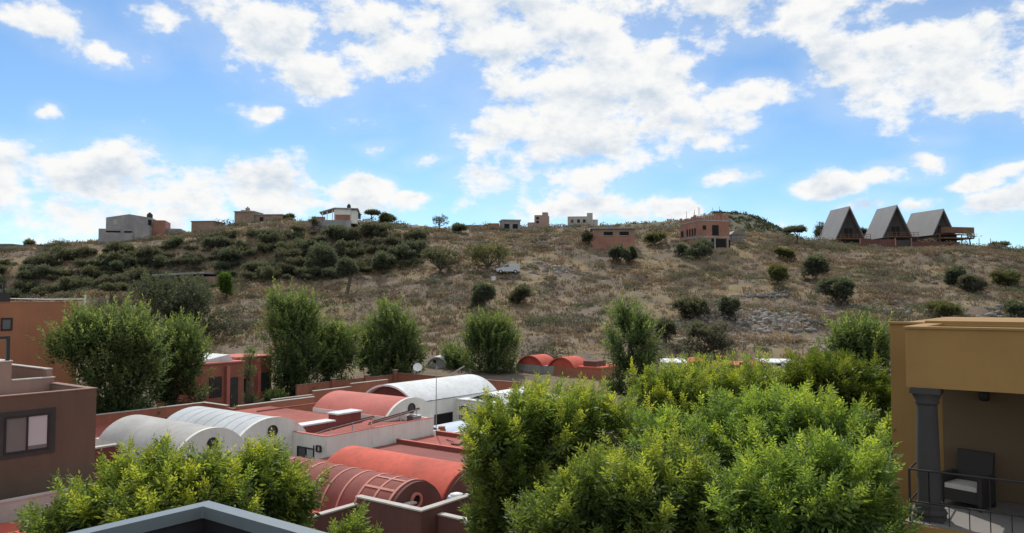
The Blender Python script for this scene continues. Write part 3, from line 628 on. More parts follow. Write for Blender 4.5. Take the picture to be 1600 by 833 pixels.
# ---- flat red roof between the white wall and the coral vaults
hD = thing('flat_roofed_house', 'house with a broad flat red roof split by a low kerb', 'house', G.w(28, 25, 0))
MB().box(24.3, 33.2, 18.0, 30.1, 0, 2.75).build('wall', 'maroon', hD)
MB().box(24.3, 30.0, 18.0, 30.1, 2.755, 2.79).build('flat_roof', 'dull_red', hD)
MB().box(30.16, 33.2, 18.0, 30.1, 2.755, 2.80).build('flat_roof', 'red_roof', hD, 'brighter red far half of the roof')
MB().box(30.0, 30.16, 18.0, 30.0, 2.751, 3.0).box(33.2, 33.38, 18.0, 30.0, 1.0, 3.0).build('roof_kerb', 'dull_red', hD)
MB().box(29.98, 30.18, 18.0, 30.02, 3.002, 3.03).box(33.18, 33.40, 18.0, 30.02, 3.002, 3.03).build('kerb_top', 'pink', hD)
t = thing('roof_pole', 'dark thin pole lying across the bright half of the red roof', 'pole', G.w(31.7, 27.4, 2.8))
MB().tube([(32.3, 28.4, 2.84), (31.6, 27.3, 2.92)], 0.025, 5).build('handle', 'steel', t); MB().box(31.4, 31.65, 26.8, 27.3, 2.8, 2.88).build('head', 'maroon', t)

# ---- house with the two coral vaults, near
hC = thing('vaulted_house', 'maroon house with a smooth coral vault and a ribbed dark red vault', 'house', G.w(21, 20, 0))
MB().box(17.7, 24.2, 16.62, 25.6, 0, 3.1).box(12.0, 17.7, 19.4, 25.6, 0, 3.1).build('wall', 'maroon', hC)
MB().box(17.8, 24.2, 16.75, 25.5, 3.105, 3.14).box(12.0, 17.8, 19.5, 25.5, 3.105, 3.14).build('flat_roof', 'coral', hC)
MB().box(17.6, 17.8, 16.5, 19.4, 2.9, 4.0).box(17.8, 24.0, 16.5, 16.7, 2.9, 4.0).box(12.0, 17.78, 19.3, 19.48, 2.9, 3.78).build('parapet', 'maroon', hC)
MB().box(17.57, 17.83, 16.47, 19.45, 4.002, 4.05).box(17.83, 24.0, 16.47, 16.73, 4.002, 4.05).box(12.0, 17.57, 19.27, 19.51, 3.782, 3.83).build('coping', 'coping', hC)
vault_mb('b', 22.4, 1.75, 3.2, 1.12, 18.5, 25.2).build('vault', 'coral', hC, 'smooth bright coral vault')
v6 = vault_mb('b', 19.35, 1.42, 3.14, 1.22, 18.5, 25.2).build('vault', 'dull_red', hC, 'dark red vault crossed by pale pink ribs')
def rib(q, w=0.05):
    mb = MB(); A = arc(19.35, 1.42, 3.14, 1.22, extra=0.02); n = len(A)
    mb.add([(x, q - w, z) for x, z in A] + [(x, q + w, z) for x, z in A], [(i, i + 1, n + i + 1, n + i) for i in range(n - 1)], True)
    return mb
for q in (18.58, 19.3, 20.05, 20.85, 21.65, 22.45, 23.25, 24.05, 24.85): rib(q).build('rib', 'pinkline', v6)
A = arc(19.35, 1.42, 3.14, 1.22, extra=0.024)
for i, (q0, q1) in ((6, (18.64, 20.0)), (9, (18.64, 20.0)), (12, (18.64, 20.0))):
    mb = MB(); (x0, z0), (x1, z1) = A[i], A[i + 1]; x1 = x0 + (x1 - x0) * .5; z1 = z0 + (z1 - z0) * .5
    mb.add([(x0, q0, z0), (x1, q0, z1), (x1, q1, z1), (x0, q1, z0)], [(0, 1, 2, 3)]); mb.build('rib', 'pinkline', v6)
gable_mb('b', 22.4, 1.75, 3.2, 1.12, 18.36, 18.52, 3.1, extra=-0.1).build('gable', 'maroon', hC)
gb = gable_mb('b', 19.35, 1.42, 3.14, 1.22, 18.36, 18.52, 3.1, extra=-0.03).build('gable', 'maroon', hC)
ring(MB(), 19.3, 3.72, 0.19, 0.27, 18.28, 18.36).build('round_window', 'pinkline', gb)
disc(MB(), 19.3, 3.72, 0.19, 18.345, 18.37).build('pane', 'void', gb)
MB().box(17.82, 19.05, 18.12, 18.30, 3.12, 3.70).build('beam', 'maroon', hC); MB().box(17.84, 19.08, 18.08, 18.33, 3.702, 3.76).build('beam_top', 'coping', hC)
for q in ((20.55, 17.6, 0.34), (21.9, 17.5, 0.36)):
    t = thing('water_drum', 'pale blue plastic drum, %s by the coral gable' % ('nearer the ribbed vault' if q[0] < 21 else 'farther back and half behind leaves'), 'drum', G.w(q[0], q[1], 3.14), 'drums on the coral roof')
    MB().lathe([(q[2] * .9, 3.14), (q[2], 3.25), (q[2] * 1.03, 3.45), (q[2], 3.62), (q[2] * .86, 3.74)], q[0], q[1]).build('body', 'plastic', t)
    MB().lathe([(q[2] * .7, 3.742), (q[2] * .68, 3.80), (q[2] * .3, 3.84)], q[0], q[1]).build('lid', 'whitemetal', t)
an = thing('walled_yard', 'dark yard annex with pale copings half hidden by the ash trees', 'annex', G.w(20, 15.2, 0))
MB().box(18.3, 18.48, 14.0, 16.46, 0, 3.76).box(18.48, 24.0, 14.0, 14.18, 0, 3.76).box(18.48, 24.0, 14.18, 16.46, 0, 3.0).build('wall', 'maroon', an)
MB().box(18.27, 18.51, 14.5, 16.44, 3.762, 3.81).box(18.9, 24.0, 13.97, 14.21, 3.762, 3.81).build('coping', 'coping', an)

# ---- coral-roofed house at the lower left corner and brown house
hE = thing('flat_roofed_house', 'low house with coral roof and pale grey parapet under the brown house', 'house', G.w(9, 24, 0))
MB().box(2.0, 13.5, 21.0, 26.95, 0, 3.6).build('wall', 'maroon', hE); MB().box(2.0, 13.5, 21.0, 26.9, 3.605, 3.65).build('flat_roof', 'coral', hE)
MB().box(2.0, 14.0, 26.96, 27.12, 0, 4.26).build('parapet', 'pale_grey', hE); MB().box(2.0, 14.03, 26.93, 27.15, 4.262, 4.31).build('coping', 'coping', hE)
hF = thing('brown_house', 'two storey brown house with a curtained sliding window and terrace parapets', 'house', G.w(8, 30, 0))
MB().box(0, 13.2, 28.0, 31.2, 0, 7.05).box(0, 13.15, 31.2, 36.0, 0, 6.9).build('wall', 'brown', hF)
MB().box(0, 13.2, 28.0, 28.2, 7.05, 7.40).box(13.0, 13.2, 28.2, 31.2, 7.05, 7.38).build('parapet', 'brown', hF)
MB().box(0, 13.23, 27.98, 28.23, 7.402, 7.435).box(12.97, 13.23, 28.23, 31.18, 7.402, 7.43).build('coping', 'brown_lt', hF)
MB().box(0.2, 13.0, 28.2, 31.18, 7.052, 7.10).build('flat_roof', 'white_roof', hF)
MB().box(0, 11.7, 31.22, 36.0, 6.9, 8.3).box(11.7, 13.15, 31.22, 31.4, 6.9, 7.6).box(12.97, 13.15, 31.4, 35.6, 6.9, 7.9).build('upper_wall', 'brown_lt', hF)
MB().box(0, 11.73, 31.19, 36.0, 8.302, 8.34).box(11.73, 13.18, 31.19, 31.43, 7.602, 7.64).box(12.94, 13.18, 31.43, 35.6, 7.902, 7.94).build('coping', 'coping', hF)
wn_ = window(hF, 10.38, 11.62, 5.6, 6.68, 28.0, 'b', -1, mull=1, fw=0.06, pane='glass_dim', curtain=(11.03, 11.6))
mb = MB()
for (a0, a1, z0, z1) in ((10.14, 10.32, 5.4, 6.9), (11.68, 11.86, 5.4, 6.9), (10.32, 11.68, 6.74, 6.9), (10.32, 11.68, 5.4, 5.54)): mb.box(a0, a1, 27.97, 28.0, z0, z1)
mb.build('surround', 'stone', wn_)
fr_ = MB(); fr_.box(11.55, 11.66, 31.3, 31.41, 8.34, 9.22).box(8.5, 11.54, 31.3, 31.41, 9.12, 9.22).box(8.5, 8.61, 31.3, 31.41, 8.34, 9.12)
fr_.build('roof_frame', 'steel', hF)

# ---- orange house on the left edge
hO = thing('orange_house', 'tall plain orange house with one tiny window behind the brown house', 'house', G.w(20, 60, 0))
MB().box(8, 25.9, 58.0, 65.0, 0, 10.38).build('wall', 'orange', hO)
MB().box(7.98, 25.93, 57.97, 65.03, 10.382, 10.42).build('coping', 'orange', hO)
window(hO, 21.1, 21.6, 8.6, 9.25, 58.0, 'b', -1, mull=0, frame='steel', pane='glass_dim', fw=0.1)
MB().box(17.5, 21.9, 59.0, 61.0, 10.42, 11.05).build('roof_box', 'steel', hO)
mb = MB()
for a in (19.0, 21.5): mb.box(a, a + 0.12, 59.2, 59.32, 11.05, 11.7)
mb.box(17.5, 21.62, 59.2, 59.32, 11.702, 11.8); mb.build('roof_rail', 'steel', hO)
t = thing('mast', 'white two legged mast with a cable above the left ash tree', 'mast', G.w(27.4, 60.2, 0.9))
MB().tube([(27.4, 60.2, 0.7), (27.4, 60.2, 10.95)], [0.09, 0.06], 6).build('pole', 'whitemetal', t)
MB().tube([(27.15, 59.9, 0.7), (27.2, 60.0, 6), (27.38, 60.18, 10.2)], 0.05, 6).build('brace', 'whitemetal', t)
MB().tube([(27.4, 60.2, 10.62), (24.5, 59.8, 10.60), (21.9, 59.6, 10.65)], 0.03, 5).build('cable', 'whitemetal', t)

# ---- red house across the street
zb = 1.6
hH = thing('red_house', 'red one storey house with barred window and door behind the trees', 'house', G.w(37, 57, zb))
MB().box(33.0, 37.6, 55.0, 60.0, zb, 5.5).box(37.6, 41.2, 56.3, 60.0, zb, 5.7).build('wall', 'terracotta', hH)
MB().box(32.9, 37.7, 54.9, 60.1, 5.502, 5.62).build('cornice', 'pink', hH); MB().box(37.7, 41.3, 56.2, 60.1, 5.702, 5.82).build('cornice', 'pink', hH)
MB().prism([(33.3, 5.62), (37.0, 5.62), (36.6, 6.15)], 55.6, 58.8, 'b').build('roof', 'white_roof', hH)
w_ = window(hH, 34.55, 35.5, 2.95, 4.45, 55.0, 'b', -1, mull=0, frame='steel')
b_ = MB()
for q in np.linspace(34.65, 35.4, 6): b_.box(q - 0.015, q + 0.015, 54.85, 54.88, 2.95, 4.45)
for q in (3.2, 3.9): b_.box(34.55, 35.5, 54.882, 54.9, q, q + 0.03)
b_.build('bars', 'steel', w_)
d_ = MB().box(36.35, 37.05, 54.96, 55.0, zb + 0.1, 4.35).build('door', 'dark_wood', hH); MB().box(36.42, 36.47, 54.92, 54.958, 2.75, 2.9).build('handle', 'galv', d_)
MB().box(35.85, 36.15, 54.7, 54.998, zb, 5.3).build('pilaster', 'pink', hH)
MB().box(38.3, 39.1, 56.27, 56.3, zb + 0.1, 4.0).build('door', 'void', hH)
MB().box(37.7, 38.0, 55.95, 56.298, zb, 5.6).build('pilaster', 'pink', hH); MB().box(39.6, 39.9, 55.95, 56.298, zb, 5.6).build('pilaster', 'pink', hH)
window(hH, 40.15, 40.85, 2.9, 4.3, 56.3, 'b', -1, mull=0, frame='steel')

# ---- boundary walls behind the estate
bw = thing('boundary_wall', 'long orange boundary wall bending round behind the white vault', 'wall', G.w(46, 52, 0))
MB().box(40.5, 51.8, 51.9, 52.1, 0.5, 3.55).box(51.8, 52.0, 37.5, 52.1, 0.5, 3.7).build('panel', 'terracotta', bw)
MB().box(40.5, 51.78, 51.87, 52.13, 3.552, 3.60).box(51.77, 52.03, 37.5, 52.13, 3.702, 3.75).build('coping', 'brown_lt', bw)
for (u, z) in ((44.0, 3.8), (47.8, 3.8), (51.4, 4.0)):
    p_ = MB().box(u, u + 0.4, 51.7, 51.9, 0.5, z).build('pier', 'terracotta', bw); MB().box(u - 0.05, u + 0.45, 51.65, 51.95, z + .002, z + 0.06).build('cap', 'coping', p_)
sw = thing('boundary_wall', 'short stepped terracotta wall with pale caps left of the pink vault', 'wall', G.w(37, 47, 0))
MB().box(34.5, 38.2, 47.0, 47.2, 0.5, 3.35).box(38.2, 42.0, 47.0, 47.2, 0.5, 3.62).box(42.0, 46.0, 47.0, 47.2, 0.5, 3.85).build('panel', 'terracotta', sw)
MB().box(34.5, 38.2, 46.97, 47.23, 3.352, 3.4).box(38.2, 42.0, 46.97, 47.23, 3.622, 3.67).box(42.0, 46.0, 46.97, 47.23, 3.852, 3.9).build('coping', 'coping', sw)
t = thing('satellite_dish', 'small white dish on the orange wall above the long white vault', 'dish', G.w(51.9, 48.0, 3.75))
def dish(mb, c, r, nrm):
    nrm = unit(np.array(nrm, float)); a = unit(np.cross(nrm, [0, 0, 1.0])); b = np.cross(nrm, a); c = np.array(c)
    vs = []; 
    for i in range(5):
        q = r * i / 4
        for j in range(16): t_ = 2 * math.pi * j / 16; vs.append(tuple(c + a * q * math.cos(t_) + b * q * math.sin(t_) + nrm * 0.25 * (i / 4) ** 2 * r))
    return mb.add(vs, [(i * 16 + j, i * 16 + (j + 1) % 16, (i + 1) * 16 + (j + 1) % 16, (i + 1) * 16 + j) for i in range(4) for j in range(16)], True, True)
p = np.array(G.w(51.9, 49.2, 4.35)); dish(MB(), p, 0.42, (0.1, -0.8, 0.5)).build('reflector', 'whitemetal', t); MB(WF).tube([tuple(p + [0, 0.1, -0.6]), tuple(p)], 0.03, 6).build('arm', 'galv', t)
t = thing('sun_collector', 'white tilted panel on the wall left of the round midground tree', 'panel', G.w(51.9, 44.6, 3.75))
mb = MB(); mb.add([(51.6, 45.2, 3.85), (51.6, 43.9, 4.6), (52.3, 43.9, 4.75), (52.3, 45.2, 4.0), (51.6, 45.2, 3.8), (51.6, 43.9, 4.55), (52.3, 43.9, 4.7), (52.3, 45.2, 3.95)], [(0, 1, 2, 3), (4, 5, 6, 7), (0, 1, 5, 4), (2, 3, 7, 6), (1, 2, 6, 5), (0, 3, 7, 4)]); mb.build('sheet', 'white_roof', t)
MB().tube([(51.9, 45.0, 3.75), (51.9, 45.0, 3.9)], 0.03, 5).build('strut', 'galv', t); MB().tube([(51.9, 44.1, 3.75), (51.9, 44.1, 4.5)], 0.03, 5).build('strut', 'galv', t)

# ---- houses at the foot of the hill
h1 = thing('vaulted_house', 'grey and orange house with twin coral vaults at the foot of the hill', 'house', G.w(66, 42, 2.5))
MB().box(64.6, 70.0, 42.6, 47.3, 2, 3.95).build('wall', 'concrete', h1); MB().box(64.6, 70.0, 37.2, 42.58, 2, 3.95).build('wall', 'terracotta', h1, 'terracotta half of the wall')
for c in (45.5, 41.7):
    vo = vault_mb('a', c, 1.6, 3.95, 0.95, 64.5, 67.2).build('vault', 'coral', h1)
    A = arc(c, 1.35, 3.95, 0.8); MB().prism(A, 64.75, 64.85, 'a').build('tympanum', 'coral', vo)
MB().box(64.55, 70, 37.1, 39.9, 3.952, 4.1).build('roof_slab', 'coral', h1); MB().box(65, 67, 38.0, 39.4, 4.102, 4.6).build('roof_box', 'maroon', h1)
def foot_house(label, px0, px1, ytop, ybot, Y, wall, roof, kind):
    x0, _, z1 = at_depth(px0, ytop, Y); x1, _, z0 = at_depth(px1, ybot, Y); z0 = min(z0, zt1(x0, Y) - 0.2)
    f = Frame(x0, Y, 0, R(-8)); w = x1 - x0
    t = thing('vaulted_house' if kind == 'vault' else 'flat_roofed_house', label, 'house', (x0, Y, z0))
    rise = 0.38 * (z1 - z0) if kind == 'vault' else 0
    zw = z1 - (0.75 if kind == 'vault' else 0.1)
    MB(f).box(0, w, 0, 5, z0, zw).build('wall', wall, t)
    if kind == 'vault': vault_mb('b', w / 2, w / 2 + 0.1, zw, 0.75, -0.2, 5, fr=f).build('vault', roof, t); MB(f).prism(arc(w / 2, w / 2 - .1, zw, 0.6), 0.05, 0.15, 'b').build('tympanum', wall, t)
    else: MB(f).box(-0.15, w + 0.15, -0.15, 5.15, zw + .002, z1).build('roof', roof, t)
    window(t, 0, 0, 0, 0, 0) if False else None
    MB(f).box(w * 0.3, w * 0.45, -0.03, 0, z0 + 0.9, max(z0 + 1.2, zw - 0.25)).build('window', 'void', t)
    return t
foot_house('small white vaulted house peeking between two midground trees', 668, 698, 557, 580, 82, 'concrete', 'white_roof', 'vault')
foot_house('white flat roofed house right of the tall dark ash', 1036, 1072, 566, 582, 76, 'white', 'white_roof', 'flat')
foot_house('low house with a coral vault right of the white flat roof', 1072, 1112, 563, 582, 77, 'terracotta', 'coral', 'vault')
foot_house('long low white house behind the right-hand ash crowns', 1196, 1248, 566, 582, 78, 'white', 'white_roof', 'flat')
foot_house('low coral roofed house next to the long white house', 1140, 1190, 570, 584, 78, 'terracotta', 'coral', 'flat')

# ================================================================== YELLOW HOUSE WITH THE BALCONY
hY = thing('balcony_house', 'ochre yellow house with a stone columned balcony at the right edge', 'house', G.w(18, 0, 0))
MB().box(17.6, 26.0, -9, 3.22, 0, 10.02).build('wall', 'ochre', hY)
MB().box(15.06, 17.58, -9, 2.5, 0, 6.30).build('lower_wall', 'ochre', hY)
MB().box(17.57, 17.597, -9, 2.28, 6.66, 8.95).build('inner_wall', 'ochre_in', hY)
MB().box(15.3, 15.56, -9, 2.55, 8.96, 10.0).box(15.56, 17.598, 2.29, 2.55, 8.96, 10.0).build('beam', 'ochre', hY)
MB().box(15.27, 15.6, -9, 2.58, 10.002, 10.04).box(15.6, 17.7, 2.26, 2.58, 10.002, 10.04).box(17.56, 17.9, 2.58, 3.25, 10.022, 10.06).box(17.72, 18.0, -9, 2.58, 10.022, 10.09).build('coping', 'ochre', hY)
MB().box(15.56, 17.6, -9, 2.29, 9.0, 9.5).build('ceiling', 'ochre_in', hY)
MB().box(15.0, 17.6, -9, 2.6, 6.302, 6.62).build('balcony_slab', 'ochre', hY); MB().box(15.04, 17.56, -9, 2.56, 6.622, 6.65).build('balcony_floor', 'tile', hY)
co = MB().lathe([(0.185, 6.95), (0.19, 7.5), (0.18, 8.1), (0.165, 8.62), (0.163, 8.66)], 15.45, 2.25, 28).build('column', 'stone', hY)
MB().box(15.21, 15.69, 2.01, 2.49, 6.652, 6.74).lathe([(0.26, 6.742), (0.29, 6.78), (0.26, 6.83), (0.225, 6.85), (0.25, 6.90), (0.22, 6.95)], 15.45, 2.25, 28).build('base', 'stone', co)
MB().lathe([(0.163, 8.661), (0.19, 8.68), (0.20, 8.71), (0.185, 8.73), (0.235, 8.83), (0.25, 8.86)], 15.45, 2.25, 28).box(15.21, 15.69, 2.01, 2.49, 8.862, 8.955).build('capital', 'stone', co)
rl = MB(); ua, vb, zf = 15.10, 2.50, 6.65
for z in (7.0, 7.55):
    rl.tube([(ua, vb, z), (ua, -8, z)], 0.018, 6).tube([(ua, vb, z), (17.5, vb, z)], 0.018, 6)
rl.tube([(ua, vb, zf), (ua, vb, 7.55)], 0.02, 6)
for v in np.arange(vb - 0.30, -8, -0.30): rl.tube([(ua, v, zf), (ua, v, 7.55 if abs((v - 2.2) % 1.5) < 0.2 else 7.0)], 0.009, 5)
for u in np.arange(ua + 0.8, 17.5, 0.8): rl.tube([(u, vb, zf), (u, vb, 7.55)], 0.012, 5)
for v in np.arange(vb - 0.3, -8, -0.9): rl.tube([(ua, v, 7.0), (ua, v, 7.55)], 0.009, 5)
rl.build('railing', 'steel', hY)
MB().lathe([(0.05, 8.80), (0.09, 8.77), (0.09, 8.60), (0.06, 8.56)], 17.46, 1.55, 14).build('wall_lamp', 'black', hY)
def lounge_chair(u, v, yaw, label, cush=True):
    f = Frame(*G.w(u, v, 6.65), G.ang + yaw)       # faces local +a
    t = thing('wicker_chair', label, 'chair', G.w(u, v, 6.65), 'chairs on the balcony')
    MB(f).box(-0.3, 0.32, -0.3, 0.3, 0.12, 0.34).build('seat', 'wicker', t)
    mb = MB(f); mb.add([(-0.30, -0.32, 0.12), (-0.30, 0.32, 0.12), (-0.42, 0.32, 0.98), (-0.42, -0.32, 0.98), (-0.22, -0.32, 0.342), (-0.22, 0.32, 0.342), (-0.34, 0.32, 0.98), (-0.34, -0.32, 0.98)],
       [(0, 1, 2, 3), (4, 5, 6, 7), (3, 2, 6, 7), (0, 3, 7, 4), (1, 2, 6, 5), (0, 1, 5, 4)]); mb.build('backrest', 'wicker', t)
    for s in (-1, 1):
        MB(f).box(-0.24, 0.34, s * 0.34 - 0.04, s * 0.34 + 0.04, 0.10, 0.60).build('armrest', 'wicker', t)
        for a in (-0.28, 0.30): MB(f).box(a - 0.025, a + 0.025, s * 0.33 - 0.025, s * 0.33 + 0.025, 0, 0.118).build('leg', 'steel', t)
    if cush:
        MB(f).box(-0.2, 0.31, -0.28, 0.28, 0.342, 0.43).build('cushion', 'cushion', t)
    return t
lounge_chair(16.85, 1.80, R(163), 'dark wicker armchair with a pale seat cushion in the sun on the balcony')
lounge_chair(16.0, 0.25, R(150), 'dark wicker armchair in the shade, cut off by the right frame edge', False)

# ---- the viewer's own balcony: steel rail turning a corner
rb = thing('balcony_railing', 'blue-grey steel railing corner with dark panels at the bottom edge', 'railing', G.w(1.75, 2.8, 8.85))
mb = MB(); q = [(0.0, 2.775), (1.78, 2.775), (1.78, 2.835), (0.0, 2.835)]
mb.prism([(-0.6, 2.77), (1.72, 2.77), (1.72, 0.2), (1.782, 0.2), (1.782, 2.832), (-0.6, 2.832)], 9.655, 9.70); o_ = mb.build('top_rail', 'rail', rb)
bv = o_.modifiers.new('bevel', 'BEVEL'); bv.width = 0.006; bv.segments = 2
MB().box(-0.6, 1.765, 2.79, 2.815, 8.85, 9.654).build('panel', 'steel', rb); MB().box(1.74, 1.765, 0.2, 2.789, 8.85, 9.654).build('panel', 'steel', rb)
mb = MB()
mb.box(-0.6, 1.72, 2.772, 2.788, 9.56, 9.6).box(1.722, 1.738, 0.2, 2.77, 9.56, 9.6); mb.build('inner_rail', 'steel', rb)
tag(MB().box(-0.6, 1.8, 0.2, 2.85, 8.7, 8.848).build('balcony_floor', 'tile'), kind='structure')

# ================================================================== HOUSES ON THE HILL
def on_hill(px, py, lo=86):
    """where the line of sight of a photo point meets the modelled hillside"""
    d = ray(px, py); prev = None
    for Y in np.arange(lo, 200, 0.5):
        x = d[0] * Y / d[1]; z = H + d[2] * Y / d[1]
        if z < zt1(x, Y): return x, float(Y), zt1(x, Y)
    return d[0] * 180 / d[1], 180.0, zt1(d[0] * 180 / d[1], 180.0)
class HP:
    """local frame standing at its true place on the hill; coordinates given in photo-pixel-sized units of k metres"""
    def __init__(s, px, py, Y, deg=0):
        q = on_hill(px, py); Y = q[1] if q[1] < 179.5 else Y
        s.px, s.py, s.Y = px, py, Y; s.k = Y / 1200
        x, y, z = at_depth(px, py, Y); s.x, s.y, s.z = x, y, z; s.f = Frame(x, y, z, R(deg)); s.cd = math.cos(R(deg))
    def a(s, px): return (px - s.px) * s.k / s.cd
    def c(s, py): return (s.py - py) * s.k
    def box(s, mb, p0, p1, y0, y1, b0=0, b1=5): return mb.box(s.a(p0), s.a(p1), b0, b1, s.c(y1), s.c(y0))
    def mb(s): return MB(s.f)
    def at(s, lab, name='hill_house', cat='house'): return thing(name, lab, cat, (s.x, s.y, s.z))
def tank(h, px, y0, y1, b, parent_label, w=4.5):
    t = thing('water_tank', parent_label, 'water tank', h.f.w(h.a(px), b, h.c(y1)))
    r = w * h.k; z0, z1 = h.c(y1), h.c(y0); hh = z1 - z0
    h.mb().lathe([(r, z0 + 0.003), (r * 1.02, z0 + hh * .3), (r, z0 + hh * .66), (r * .6, z0 + hh * .85)], h.a(px), b, 14).build('body', 'black', t)
    h.mb().lathe([(r * .42, z0 + hh * .851), (r * .42, z1), (r * .2, z1 + 0.03)], h.a(px), b, 12).build('lid', 'black', t)
# 1 grey block house on the left
h = HP(200, 376, 162, 14); t = h.at('large grey block house with a peaked gable and pink brick side on the left ridge')
mb = h.mb(); mb.prism([(h.a(168), h.c(380)), (h.a(232), h.c(380)), (h.a(232), h.c(339)), (h.a(200), h.c(334)), (h.a(168), h.c(340))], 0.5, 8, 'b'); mb.build('wall', 'block', t)
h.box(h.mb(), 162, 209, 359, 382, -1.6, .49).build('terrace_wall', 'block', t); h.box(h.mb(), 209, 231, 352, 382, -1.3, .48).build('terrace_wall', 'concrete', t)
h.box(h.mb(), 232.2, 250, 342, 380, 1.2, 7.5).build('side_wall', 'brick', t); h.box(h.mb(), 250.2, 271, 354, 380, 2.5, 8).build('annex', 'block', t)
h.box(h.mb(), 227, 232, 342, 352, .4, .498).build('window', 'void', t)
for p0, p1 in ((172, 192), (197, 208)): h.box(h.mb(), p0, p1, 362, 364.6, -1.64, -1.602).build('opening', 'void', t)
h.box(h.mb(), 178, 184, 343, 351, .45, .498).build('window', 'pale_grey', t)
tank(h, 224, 328, 337.5, 4, 'black roof tank on the grey block house'); h.box(h.mb(), 220, 228, 337.6, 341, 3.4, 4.6).build('tank_base', 'concrete', t)
# 2 little brown hut
h = HP(316, 362, 168, -6); t = h.at('small plain brown brick hut right of the grey block house')
h.box(h.mb(), 298, 335, 346.5, 366, 0, 5).build('wall', 'brick_tan', t); h.box(h.mb(), 297, 336, 345, 346.4, -.15, 5.1).build('roof', 'brick', t)
# 3 flat house
h = HP(400, 347, 172, -5); t = h.at('low tan flat roofed house with a pale rooftop tank on the crest')
h.box(h.mb(), 365, 396, 331, 352, 0, 5).box(h.a(396.1), h.a(440), .6, 5, h.c(352), h.c(336)).build('wall', 'brick_tan', t)
h.box(h.mb(), 364, 397, 329.5, 330.9, -.2, 5.1).box(h.a(397.1), h.a(441), .4, 5.1, h.c(335.9), h.c(334.4)).build('roof', 'concrete', t)
h.box(h.mb(), 372, 385, 327, 329.4, 1, 3).build('tank_base', 'concrete', t)
h.box(h.mb(), 404, 410, 339, 345, .55, .598).build('window', 'void', t)
t = thing('water_tank', 'pale water tank on the low tan house', 'water tank', h.f.w(h.a(380), 2, h.c(327)))
h.mb().lathe([(.3, h.c(326.9)), (.5, h.c(325.5)), (.5, h.c(323.2)), (.2, h.c(322.6))], h.a(380), 2, 12).build('body', 'concrete', t); h.mb().lathe([(.18, h.c(322.5)), (.18, h.c(321.2))], h.a(380), 2, 8).build('lid', 'concrete', t)
# 4 house with the slanted porch roof
h = HP(515, 360, 158, 8); t = h.at('white and red house with a slanted porch roof on a grey retaining wall')
h.box(h.mb(), 484, 547, 343.5, 366, 0, 4).build('retaining_wall', 'concrete', t)
h.box(h.mb(), 521, 547, 325.5, 343.4, .6, 5).build('wall', 'white', t); h.box(h.mb(), 523, 546, 334.5, 343.3, .5, .598).build('lower_panel', 'brick', t)
h.box(h.mb(), 547.1, 556, 327, 348, .8, 6).build('side_wall', 'white', t)
mb = h.mb(); q = [(h.a(499), h.c(332.5)), (h.a(522), h.c(325.3)), (h.a(558), h.c(326)), (h.a(558), h.c(324)), (h.a(522), h.c(323.6)), (h.a(499), h.c(330.8))]; mb.prism(q, .3, 5.4, 'b'); mb.build('roof', 'concrete', t)
for p in (503, 510, 518): h.box(h.mb(), p, p + 1.2, 331 - (p - 500) * .2, 343.4, .5, .68).build('post', 'white', t)
h.box(h.mb(), 488, 508, 338.5, 343.4, .3, .45).build('low_wall', 'brick', t)
tank(h, 543, 316, 323.5, 2, 'black roof tank on the slanted porch house', 3)
# 5 distant low houses
h = HP(752, 358, 182, 0); t = h.at('row of low brick walls at the crest left of centre', 'ruined_house')
h.box(h.mb(), 728, 757, 351.5, 360, 0, 4).build('wall', 'brick_tan', t); h.box(h.mb(), 761, 780, 348.5, 360, .5, 4).build('wall', 'brick', t); h.box(h.mb(), 756, 762, 349.6, 351.4, 0, 4).build('lintel', 'white', t)
h = HP(799, 360, 184, 10); t = h.at('small grey cube house at the crest in the centre')
h.box(h.mb(), 785, 813, 345, 364, 0, 4).build('wall', 'block', t); h.box(h.mb(), 784, 814, 343, 344.9, -.2, 4.2).build('roof', 'concrete', t)
h.box(h.mb(), 788, 796, 350, 357, -.05, -.002).build('window', 'void', t); h.box(h.mb(), 801, 809, 350, 357, -.05, -.002).build('window', 'void', t)
h = HP(845, 353, 190, -8); t = h.at('narrow pink brick tower house on the crest')
h.box(h.mb(), 835, 856, 336, 357, 0, 4).build('wall', 'brick_pale', t); h.box(h.mb(), 847, 855, 331.5, 335.9, .3, 3).build('turret', 'brick_pale', t); h.box(h.mb(), 824, 834.8, 347, 357, .5, 4).build('annex', 'block', t)
for y in (339, 345): h.box(h.mb(), 838, 842, y, y + 3.6, -.05, -.002).build('window', 'void', t)
h = HP(910, 353, 190, -6); t = h.at('long pale tan house with a corner turret on the crest')
h.box(h.mb(), 887, 926, 338, 357, 0, 4).box(h.a(926.1), h.a(934), .4, 4, h.c(357), h.c(343)).build('wall', 'pale_grey', t); h.box(h.mb(), 917, 926, 332.5, 337.9, .3, 3).build('turret', 'pale_grey', t)
for p in (892, 902, 911): h.box(h.mb(), p, p + 4, 343, 348, -.05, -.002).build('window', 'void', t)
# 6 brick box
h = HP(958, 389, 150, -4); t = h.at('squat brick house with a concrete roof band and two dark windows')
h.box(h.mb(), 926, 992, 370, 396, 0, 6).build('wall', 'brick', t); h.box(h.mb(), 926, 992, 357.5, 369.9, .04, 6).build('upper_wall', 'brick_tan', t)
h.box(h.mb(), 923, 993, 355.5, 357.4, -.4, 6.3).build('roof', 'concrete', t)
for p0, p1 in ((943.5, 957.5), (968, 982.5)):
    w_ = h.box(h.mb(), p0, p1, 362, 367.6, 0.0, .038).build('window', 'void', t); h.box(h.mb(), p0 - 1, p1 + 1, 367.8, 368.8, -.1, .036).build('sill', 'concrete', w_)
h.box(h.mb(), 929, 935, 360, 369, .0, .037).build('niche', 'brick', t)
